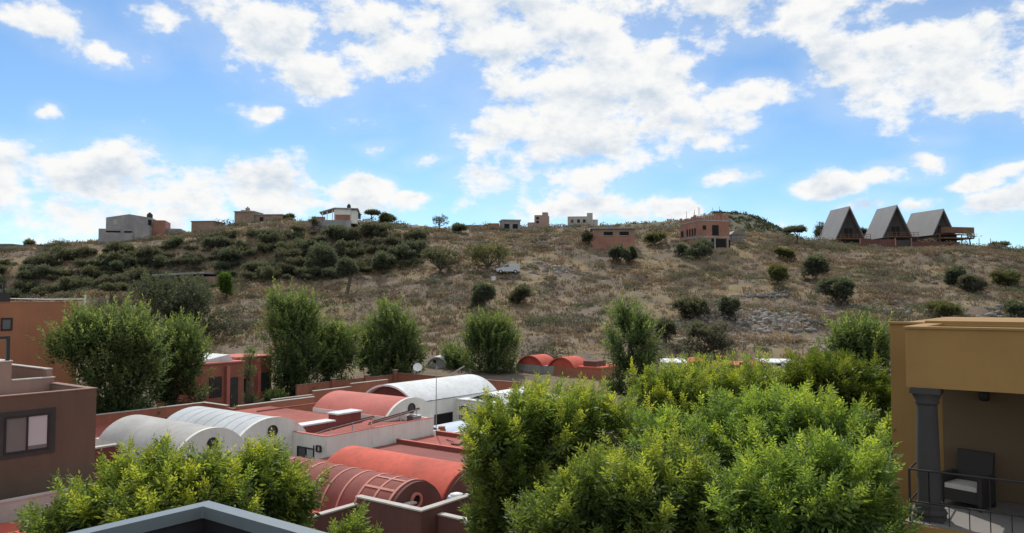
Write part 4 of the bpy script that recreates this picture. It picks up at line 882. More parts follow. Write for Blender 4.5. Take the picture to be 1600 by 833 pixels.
# 7 unfinished three storey brick house
h = HP(1095, 390, 165, -38); t = h.at('tall unfinished three storey brick house with rebar rods sticking up', 'unfinished_house')
kk = h.k; Wd = 46 * kk / math.cos(R(38)) * .9; Dp = 46 * kk / math.sin(R(38)) * .62
h = HP(1095, 392, 165, 0); f = Frame(h.x, h.y, h.z, R(15)); kk = h.k
Wr, Wl = 51 * kk, 70 * kk; SC = kk / .1375
def up(py): return (392 - py) * h.k
mb = MB(f)
mb.box(0, Wr, 0, Wl, -2, up(345)); mb.build('wall', 'brick', t)
for z0, z1 in ((up(371), up(368.6)), (up(345) + .002, up(343))): MB(f).box(-.08, Wr + .1, -.08, Wl + .1, z0, z1).build('slab', 'concrete', t)
g = np.random.default_rng(3)
mb = MB(f)                                        # broken top courses
for i in range(9):
    b0 = Wl * i / 9; mb.box(-.05, .12, b0, b0 + Wl / 9 * .86, up(343) + .003, up(343) + .35 + g.random() * 1.0)
for i in range(7):
    a0 = .13 + (Wr - .2) * i / 7; mb.box(a0, a0 + (Wr - .2) / 7 * .8, -.05, .12, up(343) + .003, up(343) + .25 + g.random() * 1.25)
mb.box(Wr * .62, Wr * .66 + 1.2, 1.0, 1.2, up(343) + .003, up(331)); mb.build('broken_parapet', 'brick', t)
for (a0, a1, z0, z1) in ((.5, 1.2, 352, 358.5), (2.6, 4.0, 351, 367), (2.4, 5.6, 372.5, 388), (5.9, 6.6, 374, 386)):
    MB(f).box(a0, a1, -.10, -.002 if z0 > 371 else -.09 + .088, up(z1), up(z0)).build('opening', 'void', t)
for i in range(4): MB(f).box(-.10, -.002, 2.0 + i * 1.1, 2.45 + i * 1.1, up(366), up(355)).build('window', 'void', t)
MB(f).box(-.10, -.002, 7.3, 8.2, up(366), up(356)).build('window', 'void', t)
for a in (2.9, 5.8): MB(f).box(a, a + .25, -.35, -.11, -1.5, up(371.2)).build('post', 'concrete', t)
for i in range(16):
    a, b = (g.random() * Wr, .05) if i % 2 else (.05, g.random() * Wl)
    if i > 11: a, b = g.random() * Wr, Wl - .1
    zt_ = up(343) + 1.3 + g.random() * 1.6
    MB(f).tube([(a, b, up(343)), (a + g.normal() * .06, b, zt_)], .035, 4).build('rebar_rod', 'steel', t)
# its small neighbour with a grey roof
h = HP(1152, 378, 172, 6); t = h.at('little shed with a grey sheet roof right of the unfinished brick house', 'shed', 'shed')
h.box(h.mb(), 1143, 1163, 367, 382, 0, 3).build('wall', 'concrete', t); mb = h.mb(); mb.prism([(h.a(1140), h.c(366.9)), (h.a(1166), h.c(366.9)), (h.a(1160), h.c(361)), (h.a(1147), h.c(361))], -.4, 3.4, 'b'); mb.build('roof', 'shingle', t)
# 8 A-frame cabins
def cabin(label, ax, ay, y_base, half, Lr, deg, deck=False, Y=178):
    h = HP(ax, y_base, Y, 0); t = thing('cabin', label, 'cabin', (h.x, h.y, h.z), 'A-frame cabins on the right ridge'); f = Frame(h.x, h.y, h.z, R(deg)); k = h.k
    ha = half * k / math.cos(R(deg)); hh = (y_base - ay) * k; th = .25
    for s in (-1, 1):
        mb = MB(f); b0, b1 = -.5, Lr
        mb.add([(s * (ha + .3), b0, -.6), (0, b0, hh), (0, b1, hh), (s * (ha + .3), b1, -.6), (s * (ha + .3 - th), b0, -.6), (0, b0, hh - th * 2), (0, b1, hh - th * 2), (s * (ha + .3 - th), b1, -.6)],
               [(0, 1, 2, 3), (4, 5, 6, 7), (0, 1, 5, 4), (3, 2, 6, 7), (0, 3, 7, 4)]); mb.build('roof', 'shingle', t)
    mb = MB(f); mb.prism([(-ha + .1, -.5), (ha - .1, -.5), (0, hh - .55)], .4, Lr - .3, 'b'); mb.build('gable', 'dark_wood', t)
    MB(f).box(-ha * .28, ha * .28, .33, .398, .1, hh * .3).build('glazing', 'void', t); MB(f).box(-.06, .06, .30, .328, .2, hh * .6).build('mullion', 'dark_wood', t)
    MB(f).box(-ha * .95, ha * .95, -1.2, Lr, -3.2, -.62).build('plinth', 'dark_wood', t)
    MB(f).box(-ha * .5, ha * .35, -1.26, -1.202, -2.9, -.9).build('undercroft', 'void', t)
    dk = MB(f).box(-ha * 1.05, ha * 1.15, -2.4, .3, -.618, -.42).build('deck', 'wood', t)
    mb = MB(f)
    for a in np.linspace(-ha * 1.0, ha * 1.1, 8): mb.box(a, a + .08, -2.35, -2.27, -.418, .5)
    mb.box(-ha * 1.03, ha * 1.13, -2.38, -2.24, .502, .58).box(-ha * 1.0, ha * 1.1, -2.34, -2.28, .0, .08); mb.build('balustrade', 'wood', dk)
    for a in (-ha, ha * 1.05): MB(f).box(a, a + .16, -2.3, -2.14, -3.2, -.62).build('post', 'wood', t)
    if deck: MB(f).box(-ha * .9, ha * 1.9, -3.4, -2.42, -.3, 1.1).build('deck_box', 'wood', t); MB(f).box(-ha * .9, ha * 1.9, -3.38, 3, -1.6, -1.3).build('lower_deck', 'wood', t)
    return t
cabin('steep grey roofed cabin, leftmost of the three A-frames', 1327, 322, 371, 23, 8.5, 5)
cabin('steep grey roofed cabin, middle and tallest of the three A-frames', 1401, 320, 368, 23, 8.5, 3)
cabin('steep grey roofed cabin with brown deck boxes, rightmost of the three A-frames', 1473, 326, 364, 19, 10.0, 13, True, 180)
fw_ = thing('garden_wall', 'low brick wall with a dark gate below the A-frame cabins', 'wall', at_depth(1420, 380, 172))
h = HP(1420, 385, 172, 0)
h.box(h.mb(), 1345, 1400, 374, 394, 0, .4).box(h.a(1424), h.a(1500), 0, .4, h.c(394), h.c(378)).build('panel', 'maroon', fw_); h.box(h.mb(), 1400.2, 1423.8, 375, 392, .1, .3).build('gate', 'dark_wood', fw_); 
for p in (1344, 1399, 1424): h.box(h.mb(), p - 1, p + .9, 372, 394, -.1, -.003).build('pier', 'brick', fw_)
# 9 low house on the lower left slope
h = HP(290, 452, 118, -6); t = h.at('half hidden brick house with a dark flat roof slab on the left slope')
h.box(h.mb(), 262, 338, 432, 470, 0, 5).build('wall', 'brick_tan', t); mb = h.mb(); mb.prism([(h.a(240), h.c(431.9)), (h.a(325), h.c(428)), (h.a(325), h.c(425)), (h.a(240), h.c(428.6))], -1.2, 5.2, 'b'); mb.build('roof', 'concrete', t)
h.box(h.mb(), 275, 287, 436, 446, -.05, -.002).build('window', 'void', t); h.box(h.mb(), 300, 309, 437, 452, -.05, -.002).build('door', 'void', t)
# 10 distant roofs at far left
h = HP(70, 388, 185, 0); t = h.at('tiny dark roof at the far left skyline', 'hut', 'hut'); h.box(h.mb(), 60, 92, 384, 392, 0, 3).build('wall', 'block', t); h.box(h.mb(), 58, 94, 382, 383.9, -.2, 3.2).build('roof', 'dark_wood', t); h.box(h.mb(), 83, 87, 380, 381.9, .5, 1.2).build('chimney', 'concrete', t)
h = HP(8, 390, 185, 0); t = h.at('tiny pale hut at the left end of the skyline', 'hut', 'hut'); h.box(h.mb(), -6, 18, 384, 394, 0, 3).build('wall', 'concrete', t); h.box(h.mb(), -8, 20, 381, 383.9, -.3, 3.3).build('roof', 'shingle', t)
# cistern
x, y, z = on_hill(848, 388); f = Frame(x, y, z, R(5)); t = thing('cistern', 'small grey concrete cistern on the grassy slope', 'cistern', (x, y, z))
MB(f).box(-1.0, 1.0, 0, 1.4, -.4, 1.15).build('wall', 'concrete', t); MB(f).box(-1.1, 1.1, -.1, 1.5, 1.152, 1.3).build('lid', 'concrete', t)
# white pickup with a canopy, parked on the slope
x, y, z = on_hill(793, 428); f = Frame(0, 0, 0, R(186)); vsc = 37 * y / 1200 / 4.65          # nose to the left of the photo
t = thing('parked_van', 'white van parked on the dry hillside below a thicket', 'van', (0, 0, 0))
body = [(-2.3, .35), (-2.35, 1.0), (-2.3, 1.85), (-.3, 1.92), (.55, 1.75), (1.15, 1.12), (2.2, .95), (2.3, .55), (2.2, .35)]
MB(f).prism(body, -.85, .85, 'b').build('body', 'carpaint', t)
for s in (-1, 1):
    MB(f).prism([(-.2, 1.2), (-.2, 1.72), (.45, 1.62), (.85, 1.2)], s * .852 - .004, s * .852 + .004, 'b').build('side_window', 'glass', t)
    for a in (-1.45, 1.45):
        w_ = disc(MB(f), a, .33, .34, s * .86 - .1, s * .86 + .03, 'b').build('wheel', 'rubber', t); disc(MB(f), a, .33, .18, s * .86 + (.031 if s > 0 else -.13), s * .86 + (.04 if s > 0 else -.101), 'b').build('rim', 'galv', w_)
    MB(f).box(2.24, 2.32, s * .6 - .15, s * .6 + .15, .68, .85).build('headlight', 'glass_dim', t)
mb = MB(f); mb.add([(.62, -.75, 1.70), (.62, .75, 1.70), (1.14, .75, 1.17), (1.14, -.75, 1.17)], [(0, 1, 2, 3)]); mb.v = [(q[0] + .01, q[1], q[2] + .03) for q in mb.v]; mb.build('windscreen', 'glass', t)
MB(f).box(2.25, 2.38, -.85, .85, .38, .55).build('bumper', 'black', t)
t.location = (x, y, z + .05); t.scale = (vsc, vsc, vsc)
x, y, z = on_hill(771, 439); t = thing('bucket', 'small white bucket on the grass left of the white van', 'bucket', (x, y, z)); f = Frame(x, y, z)
MB(f).lathe([(.28, 0), (.36, .6)], 0, 0, 12).build('body', 'whitemetal', t); MB(f).lathe([(.38, .602), (.38, .66), (.1, .68)], 0, 0, 12).build('lid', 'whitemetal', t)
for i, p in enumerate((1530, 1548, 1566)):
    x, y, z = on_hill(p, 386); tag(MB(WF).tube([(x, y, z - .2), (x, y, z + 1.9)], .07, 6).build('fence_post', 'concrete'), 'pale %s fence post right of the A-frame cabins' % ('leftmost', 'middle', 'rightmost')[i], 'post', 'fence posts on the ridge', 'thing')

# ================================================================== HILLSIDE VEGETATION
g = np.random.default_rng(21)
def clumps(X, Y, Zb, rad, hgt, nl, size, base, jit=0.25, up=0.3, flat=False):
    """many small leaf clumps in one mesh; arrays per clump"""
    n = len(X); S = np.repeat(np.arange(n), nl); m = len(S)
    d = unit(g.normal(size=(m, 3))); d[:, 2] = np.abs(d[:, 2])
    r = 0.45 + 0.55 * g.random(m) ** 0.5
    lump = 0.75 + 0.5 * vnoise(d[:, 0] * 2.2 + S * 5.1 + 30, d[:, 1] * 2.2 + d[:, 2] * 2 + S * 3.3 + 30)
    r = r * lump
    P = np.stack([X[S] + d[:, 0] * rad[S] * r, Y[S] + d[:, 1] * rad[S] * r, Zb[S] + d[:, 2] * hgt[S] * r], 1)
    D = unit(g.normal(size=(m, 3)) + d * 0.8 + np.array([0, 0, up])); s = unit(np.cross(D, g.normal(size=(m, 3))))
    sz = (size[S] * (0.6 + 0.8 * g.random(m)))[:, None]
    V = np.stack([P - D * sz * .5, P + s * sz * .33, P + D * sz * .5, P - s * sz * .33], 1).reshape(-1, 3)
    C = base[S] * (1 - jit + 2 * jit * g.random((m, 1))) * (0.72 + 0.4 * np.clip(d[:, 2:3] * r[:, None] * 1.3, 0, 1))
    return V, np.arange(len(V)).reshape(-1, 4), np.repeat(C, 4, 0)
def scatter(n, pxlo=-260, pxhi=1860, slo=-0.03, shi=1.0, pw=0.75):
    px = pxlo + (pxhi - pxlo) * g.random(n); s = slo + (shi - slo) * g.random(n) ** pw
    Yr = np.interp(px, DX, DY); Y = Y0 + (Yr - Y0) * s; X = (px - 800) / 1200 * Y
    return px, s, X, Y
pal = np.array([(.165, .125, .085), (.125, .105, .09), (.115, .108, .082), (.10, .105, .068), (.08, .10, .056), (.135, .112, .096), (.19, .142, .092)])
def brush(name, n, rlo, rhi, flat, nl, leaf0, leafk, dens, label, off):
    px, s, X, Y = scatter(n)
    dn = fbm(X / 15 + 3 + off, Y / 8 + 5, 3); keep = g.random(n) < np.clip((dn - dens) * 4.5, 0.06, 1); px, s, X, Y = px[keep], s[keep], X[keep], Y[keep]; n = len(X)
    sp = fbm(X / 11 + 40 + off, Y / 6 + 10, 3); ci = np.clip((sp - .28) / .38 * 7 + g.normal(size=n) * 1.1, 0, 6.99).astype(int)
    band = (px < 660) & (s > .54) & (s < .80); ci = np.where(band & (g.random(n) < .85), g.integers(3, 5, n), ci)
    rad = rlo + (rhi - rlo) * g.random(n) ** 1.8
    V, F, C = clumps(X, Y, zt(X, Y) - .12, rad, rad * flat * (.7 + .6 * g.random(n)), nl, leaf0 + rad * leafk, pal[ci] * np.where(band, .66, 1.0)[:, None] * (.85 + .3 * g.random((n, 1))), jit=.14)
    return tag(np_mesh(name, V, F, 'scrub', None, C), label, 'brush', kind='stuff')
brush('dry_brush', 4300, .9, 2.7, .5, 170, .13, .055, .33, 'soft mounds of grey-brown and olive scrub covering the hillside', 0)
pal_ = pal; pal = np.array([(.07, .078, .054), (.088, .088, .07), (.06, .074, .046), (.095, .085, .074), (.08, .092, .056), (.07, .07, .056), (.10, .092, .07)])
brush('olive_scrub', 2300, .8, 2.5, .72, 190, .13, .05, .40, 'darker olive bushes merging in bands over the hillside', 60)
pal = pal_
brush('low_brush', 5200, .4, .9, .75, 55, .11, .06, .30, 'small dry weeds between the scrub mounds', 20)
# dry grass
px, s, X, Y = scatter(20000)
dn = fbm(X / 12 + 60, Y / 7 + 15, 3); keep = g.random(len(X)) < np.clip((dn - 0.28) * 4, 0.1, 1); X, Y, s = X[keep], Y[keep], s[keep]
n = len(X); nb = 7; S = np.repeat(np.arange(n), nb); m = len(S)
P = np.stack([X[S] + g.normal(size=m) * .28, Y[S] + g.normal(size=m) * .28, np.zeros(m)], 1); P[:, 2] = zt(P[:, 0], P[:, 1]) - .05
D = unit(np.stack([g.normal(size=m) * .35, g.normal(size=m) * .35, np.ones(m)], 1)); sd = unit(np.stack([g.normal(size=m), g.normal(size=m), np.zeros(m)], 1)); hh = (.25 + .4 * g.random(n))[S][:, None] * (.6 + .6 * g.random((m, 1)))
V = np.stack([P - sd * .09, P + sd * .09, P + D * hh + sd * .05, P + D * hh - sd * .04], 1).reshape(-1, 3)
gc = np.array([(.235, .18, .115), (.215, .165, .11), (.195, .155, .11), (.27, .20, .12)]); C = gc[g.integers(0, 4, n)][S] * (.88 + .24 * g.random((m, 1)))
tag(np_mesh('dry_grass', V, np.arange(len(V)).reshape(-1, 4), 'grass', None, np.repeat(C, 4, 0)), 'straw coloured dry grass on the hillside', 'grass', kind='stuff')
# far hill brush
n = 1500; X = -20 + 160 * g.random(n); Y = 285 + 50 * g.random(n); pxx = 800 + 1200 * X / 320
keep = g.random(n) < np.where(pxx > 1110, 1.0, .3); X, Y, pxx = X[keep], Y[keep], pxx[keep]
cc = np.where((pxx > 1105)[:, None], np.array([(.045, .055, .03)]), np.array([(.16, .125, .075)])); rad = .8 + 1.1 * g.random(len(X))
V, F, C = clumps(X, Y, zfar(X, Y) - .3, rad, rad * .9, 30, .5 + rad * .12, cc)
tag(np_mesh('far_brush', V, F, 'scrub', None, C), 'dark brush on the far hill behind the ridge', 'brush', kind='stuff')
# rubble
def rocks(name, cx, cy, n, sx, sy, smin, smax, lab):
    vs, fs = [], []
    base = [(-1, -1, -.6), (1, -1, -.6), (1, 1, -.6), (-1, 1, -.6), (-.8, -.8, .6), (.8, -.8, .6), (.8, .8, .6), (-.8, .8, .6), (0, 0, 1.0), (-1.15, 0, 0), (1.15, 0, 0), (0, -1.15, 0), (0, 1.15, 0)]
    fc = [(0, 1, 11), (1, 5, 11), (5, 4, 11), (4, 0, 11), (1, 2, 10), (2, 6, 10), (6, 5, 10), (5, 1, 10), (2, 3, 12), (3, 7, 12), (7, 6, 12), (6, 2, 12), (3, 0, 9), (0, 4, 9), (4, 7, 9), (7, 3, 9), (4, 5, 8), (5, 6, 8), (6, 7, 8), (7, 4, 8)]
    for i in range(n):
        x = cx + g.normal() * sx; y = cy + g.normal() * sy; r = smin + (smax - smin) * g.random() ** 2.5; a = g.random() * 6.28; z = zt1(x, y) + r * .15
        for b in base:
            q = np.array(b) * (1 + g.normal(size=3) * .16) * r * np.array([1, .8, .65]); vs.append((x + q[0] * math.cos(a) - q[1] * math.sin(a), y + q[0] * math.sin(a) + q[1] * math.cos(a), z + q[2]))
        fs += [tuple(13 * i + j for j in f) for f in fc]
    return tag(np_mesh(name, vs, fs, 'rock'), lab, 'rubble', kind='stuff')
x, y, z = on_hill(1180, 492); rocks('rubble', x, y, 900, 5.0, 3.0, .12, .48, 'heap of grey broken rock on the right of the slope')
x, y, z = on_hill(860, 418); rocks('rubble', x, y, 170, 4.0, 3.5, .12, .5, 'pale stones beside the white van')
x, y, z = on_hill(1400, 490); rocks('rubble', x, y, 120, 9, 3, .12, .6, 'scattered grey stones above the yellow house')
x, y, z = on_hill(1200, 535); rocks('rubble', x, y, 110, 9, 3, .12, .5, 'scattered stones at the foot of the slope')
for i, (p, q, r, lab) in enumerate([(1378, 487, 1.1, 'broad pale boulder above the yellow house'), (1547, 494, .7, 'pale boulder at the right edge of the slope'), (1315, 474, .5, 'small pale boulder under the prickly pear thicket'), (742, 452, .6, 'grey boulder left of the lone round bush'), (684, 441, .9, 'flat dark boulder on the open grass'), (1460, 443, .45, 'white stone under the rightmost cabin slope')]):
    x, y, z = on_hill(p, q); vs = []; N1, N2 = 8, 12
    for a in range(N1 + 1):
        for b in range(N2):
            th = math.pi * a / N1; ph = 2 * math.pi * b / N2; d = np.array([math.sin(th) * math.cos(ph), math.sin(th) * math.sin(ph), math.cos(th)]); rr = r * (.75 + .6 * float(vnoise(np.array([d[0] * 1.7 + i * 9 + 20]), np.array([d[1] * 1.7 + d[2] + 20]))[0]))
            vs.append((x + d[0] * rr * 1.3, y + d[1] * rr, z + d[2] * rr * .55))
    tag(np_mesh('boulder', vs, [(a * N2 + b, a * N2 + (b + 1) % N2, (a + 1) * N2 + (b + 1) % N2, (a + 1) * N2 + b) for a in range(N1) for b in range(N2)], 'rock'), lab, 'boulder', 'boulders on the hillside', 'thing')

vs, fs = [], []
for i in range(210):
    q = i / 209; p_ = 1085 + 150 * q; x, y, z = on_hill(p_, 474 - 14 * q + 2 * math.sin(q * 9)); r = .09 + .2 * g.random() ** 2; x += g.normal() * .3; y += g.normal() * .35; zz = zt1(x, y) + r * .5 + (.2 if i % 2 else 0)
    for b in [(-1, -1, -1), (1, -1, -1), (1, 1, -1), (-1, 1, -1), (-.8, -.8, .8), (.8, -.8, .8), (.8, .8, .8), (-.8, .8, .8)]:
        w_ = np.array(b) * (1 + g.normal(size=3) * .15) * r; vs.append((x + w_[0] * 1.3, y + w_[1], zz + w_[2]))
    fs += [tuple(8 * i + j for j in f_) for f_ in ((3, 2, 1, 0), (4, 5, 6, 7), (0, 1, 5, 4), (1, 2, 6, 5), (2, 3, 7, 6), (3, 0, 4, 7))]
tag(np_mesh('tumbled_stones', vs, fs, 'rock'), 'low tumbled dry stone wall above the rock heap on the slope', 'stones', kind='stuff')
# shrubs one can tell apart
SAGE = ((.065, .072, .054), (.108, .118, .082), (.15, .155, .10)); DARK = ((.068, .082, .068), (.11, .132, .10), (.15, .17, .11)); OLIVE = ((.06, .068, .036), (.115, .128, .06), (.17, .17, .075)); GREY = ((.07, .074, .06), (.115, .118, .095), (.15, .15, .115)); LIME = ((.03, .06, .015), (.08, .14, .03), (.14, .2, .05))  # DARK lightened and cooled: distance haze put into its colour
def hill_tree(name, label, px, pyb, hw, pyt, cols=DARK, Y=None, trunk=0.25, n=None, cat='tree', group=None, seed=0, shape='round', up=.3, lf=.3):
    if Y is None: x, y, z = on_hill(px, pyb)
    else: x, y, _ = at_depth(px, pyb, Y); z = zt1(x, y)
    k = y / 1200; hgt = (pyb - pyt) * k; w = hw * k; gg = np.random.default_rng(100 + seed)
    zc = z + hgt * trunk
    if shape == 'flat': bl = [(x + gg.normal() * w * .3, y + gg.normal() * w * .3, z + hgt * .85, w * .6, w * .6, hgt * .18) for _ in range(4)]
    elif shape == 'column': bl = [(x, y, z + hgt * q, w * (1.0 - .5 * abs(q - .4)), w, hgt * .24) for q in (.25, .45, .65, .82)]
    else:
        bl = [(x, y, zc + (hgt - (zc - z)) * .48, w * .8, w * .8, (hgt - (zc - z)) * .5)]
        bl[0] = (x + gg.normal() * w * .15, y, bl[0][2], w * .62, w * .62, bl[0][5] * .9)
        for i in range(7):
            a = i * .9 + gg.random(); q = .35 + .4 * gg.random(); bl.append((x + math.cos(a) * w * q, y + math.sin(a) * w * q, zc + (hgt - hgt * trunk) * (.12 + .6 * gg.random()), w * (.3 + .25 * gg.random()), w * .4, (hgt - hgt * trunk) * (.2 + .18 * gg.random())))
    if n is None: n = int(min(1700, 300 + 70 * hw))
    return tree(name, label, (x, y, z), bl, n, 'leaf_far', max(.05, .05 * hgt), fork=z + hgt * max(trunk, .15), seed=200 + seed, cat=cat, group=group, L=6, leaf=lf, wid=.6, shoot=.45, up=up, cols=cols, tip=.15, gap=.3, shell=.25)
HS = [('mesquite_tree', 'wide feathery grey-green mesquite behind the two left ash trees', 287, 548, 80, 428, ((.045, .055, .044), (.085, .10, .072), (.12, .135, .09)), 96, .03, 5200),
 ('round_bush', 'lone round dark bush in the middle of the open slope', 752, 488, 19, 444, DARK, None, .05, None),
 ('small_tree', 'small dark tree with a bare trunk on the left open grass', 541, 462, 15, 401, DARK, None, .45, None),
 ('small_tree', 'bright green columnar tree beside the half hidden brick house', 351, 450, 10, 412, LIME, 120, .1, None),
 ('shrub', 'large dark bush under the slanted porch house', 505, 428, 26, 378, DARK, None, .05, None),
 ('prickly_pear', 'dark prickly pear thicket under the squat brick house', 967, 414, 14, 384, DARK, None, .02, None),
 ('prickly_pear', 'smaller prickly pear right next to the thicket under the brick house', 985, 410, 8, 386, DARK, None, .02, None),
 ('small_tree', 'dark round tree in front of the unfinished brick house', 1093, 406, 23, 370, DARK, None, .05, None),
 ('shrub', 'dark low shrub left of the round tree at the unfinished house', 1063, 400, 9, 384, DARK, None, .02, None),
 ('prickly_pear', 'prickly pear clump halfway down the slope under the left cabin', 1274, 440, 20, 398, DARK, None, .02, None),
 ('prickly_pear', 'broad dark prickly pear thicket low on the right slope', 1308, 478, 28, 432, DARK, None, .02, None),
 ('shrub', 'brown-green bush left of the prickly pear clump', 1216, 446, 14, 414, OLIVE, None, .08, None),
 ('shrub', 'olive bush at the crest under the umbrella tree', 1228, 406, 14, 388, OLIVE, None, .03, None),
 ('prickly_pear', 'tall narrow prickly pear below the right cabin', 1491, 446, 13, 416, DARK, None, .02, None),
 ('shrub', 'grey bush right of the tall narrow prickly pear', 1518, 458, 20, 430, GREY, None, .03, None),
 ('shrub', 'olive bush near the right edge of the slope', 1573, 446, 22, 424, OLIVE, None, .03, None),
 ('shrub', 'dark bush just above the yellow house roof', 1476, 500, 26, 474, OLIVE, None, .03, None),
 ('shrub', 'dark bush at the right frame edge above the yellow roof', 1590, 500, 18, 472, DARK, None, .03, None),
 ('umbrella_tree', 'small umbrella shaped tree on the crest left of the cabins', 1244, 382, 22, 357, SAGE, None, .3, None, 'flat'),
 ('small_tree', 'dark leafy tree behind the left cabin', 1287, 378, 16, 343, SAGE, 188, .2, None),
 ('small_tree', 'dark tree peeking right of the left cabin', 1346, 374, 12, 343, SAGE, 190, .2, None),
 ('umbrella_tree', 'dark umbrella tree on the skyline right of the porch house', 580, 349, 13, 332, DARK, None, .35, None, 'flat'),
 ('small_tree', 'yellow-green tree on the skyline beside the umbrella tree', 606, 352, 14, 334, OLIVE, None, .2, None),
 ('small_tree', 'thin pale tree on the skyline left of the low brick walls', 688, 360, 15, 338, SAGE, None, .25, 200),
 ('shrub', 'dark bush right of the thin pale skyline tree', 716, 364, 12, 350, DARK, None, .05, None),
 ('small_tree', 'thin leafy tree at the left end of the porch house', 492, 346, 10, 323, OLIVE, 156, .3, 160),
 ('small_tree', 'dark tree at the right end of the porch house', 557, 346, 6, 327, DARK, 165, .3, None),
 ('small_tree', 'single dark tree on the far left skyline', 46, 388, 8, 366, DARK, 180, .1, None, 'column'),
 ('shrub', 'low dark bush left of the single far left tree', 28, 390, 10, 377, DARK, 182, .05, None),
 ('shrub', 'small green bush right of the low tan house', 451, 343, 6, 333, OLIVE, 174, .1, None),
 ('small_tree', 'flat topped grey tree above the left ash tree', 178, 480, 26, 447, SAGE, None, .3, None, 'flat'),
 ('shrub', 'wide green thicket above the white van', 762, 424, 38, 378, OLIVE, None, .03, 1300),
 ('shrub', 'grey-green thicket left of the wide green one', 686, 428, 34, 388, SAGE, None, .03, 1200),
 ('shrub', 'dark shrub left of the grey-green thicket', 600, 425, 20, 396, DARK, None, .03, None),
 ('shrub', 'low bush right of the lone round bush', 812, 476, 17, 446, SAGE, None, .05, None),
 ('shrub', 'wide grey bush behind the right ash crowns', 1100, 562, 40, 503, GREY, 88, .05, 1500),
 ('shrub', 'grey shrub beside the tall dark ash', 1040, 538, 18, 498, SAGE, None, .05, None),
 ('shrub', 'dark shrub above the rubble heap', 1140, 500, 14, 470, DARK, None, .05, None),
 ('shrub', 'green shrub at the top of the rubble', 1082, 500, 26, 466, SAGE, None, .05, None),
 ('small_tree', 'bushy dark tree on the far crest behind the pale tan house', 1158, 346, 10, 331, DARK, 300, .1, None),
 ('shrub', 'dark bush on the right skyline beyond the cabins', 1560, 388, 14, 380, DARK, None, .05, None),
 ('small_tree', 'bare grey tree right of the rightmost cabin', 1516, 384, 12, 362, GREY, None, .4, 90),
 ('shrub', 'green bush right of the squat brick house', 1022, 384, 18, 366, OLIVE, None, .05, None),
 ('shrub', 'pale bush left of the squat brick house', 918, 386, 9, 362, GREY, None, .05, None)]
for i, e in enumerate(HS):
    name, lab, px_, pb, hw_, pt_, cl, Yd, tr, n_ = e[:10]; shp = e[10] if len(e) > 10 else ('column' if 'columnar' in lab else 'round')
    hill_tree(name, lab, px_, pb, hw_, pt_, cl, Yd, tr, n_, cat='shrub' if name in ('shrub', 'round_bush') else ('cactus' if name == 'prickly_pear' else 'tree'), seed=i, shape=shp, lf=.42 if name == 'prickly_pear' else .3)
# thicket along the scarp: copies of four shrubs
protos = []
for i in range(4):
    gg = np.random.default_rng(60 + i); bl = [(0, 0, .8, 1.3, 1.3, .8)] + [(math.cos(a) * (1.2 + gg.random()), math.sin(a) * 1.3, .5 + gg.random() * .9, .9, .9, .6 + .3 * gg.random()) for a in gg.random(6) * 6.28]
    protos.append((bl, gg, [DARK, SAGE, GREY, DARK][i]))
pm = []
def thicket(i, x, y, sc, rz):
    z = zt1(x, y)
    lab, grp = 'dark grey-green thorn bush in the thicket along the left scarp', 'thorn bushes of the scarp thicket'
    if len(pm) <= i:
        bl, gg, cl = protos[i]; t = thing('thorn_bush', lab, 'bush', (0, 0, 0), grp)
        V, F, C = leaf_cloud(gg, bl, 700, L=6, leaf=.3, wid=.6, shoot=.4, up=.25, cols=cl, tip=.1, gap=.3, shell=.35); c = np_mesh('foliage', V, F, 'leaf_far', t, C)
        mb = MB(WF); limbs(mb, (0, 0, 0), bl, .1, .4, gg); s = mb.build('stem', 'bark', t); pm.append((t, c, s)); o = t
    else:
        t, c, s = pm[i]; o = t.copy(); col.objects.link(o)
        for q in (c, s):
            w = q.copy(); col.objects.link(w); w.parent = o
    o.location = (x, y, z - .1); o.scale = (sc, sc, sc * 1.1); o.rotation_euler = (0, 0, rz)
cnt = 0; tries = 0
while cnt < 290 and tries < 3000:
    tries += 1
    p = -60 + 720 * g.random(); s_ = .56 + .24 * g.random()
    if p > 560: s_ = .62 + .18 * g.random()
    Yr = float(np.interp(p, DX, DY)); y = Y0 + (Yr - Y0) * s_; x = (p - 800) / 1200 * y
    thicket(cnt % 4, x, y, .35 + .8 * g.random() ** 2, g.random() * 6.28); cnt += 1

# ================================================================== TREES OF THE ESTATE
def mid(label, Y, blobs, n, seed, cols=MIDC, trunk_px=None, **kw):
    lo = max(b[1] + b[3] for b in blobs); b0 = blobs[0]; blobs = list(blobs) + [(b0[0] + b0[2] * q, lo + 6, b0[2] * .55, b0[3] * .42, 0) for q in (-.55, .05, .6)]
    blobs = [(c + (q[0] - c) * .92, q[1] + 13, q[2] * .88, q[3] * .92, q[4]) for q in blobs for c in (b0[0],)]
    bl = px_blobs(blobs, Y); cx = bl[0][0]; x = cx if trunk_px is None else (trunk_px - 800) / 1200 * Y
    base = (x, Y, zt1(x, Y)); a = dict(L=20, leaf=.42, wid=.36, shoot=1.55, up=.6, cols=cols, tip=.6, gap=.29, shell=.2, plume=True, spread=.98); a.update(kw)
    return tree('ash_tree', label, base, bl, int(n * .6), 'leaf_far', .2, fork=base[2] + 1.6, seed=seed, **a)
mid('broad leafy ash tree in front of the tall orange house', 50, [(170, 545, 62, 52, 0), (118, 550, 40, 40, 0), (215, 545, 45, 45, 0), (165, 510, 48, 30, .5), (205, 515, 35, 30, -.5), (135, 515, 32, 30, 0), (100, 540, 25, 28, 0), (180, 595, 60, 38, 0), (225, 590, 28, 32, 0), (240, 540, 22, 22, 0)], 2500, 1)
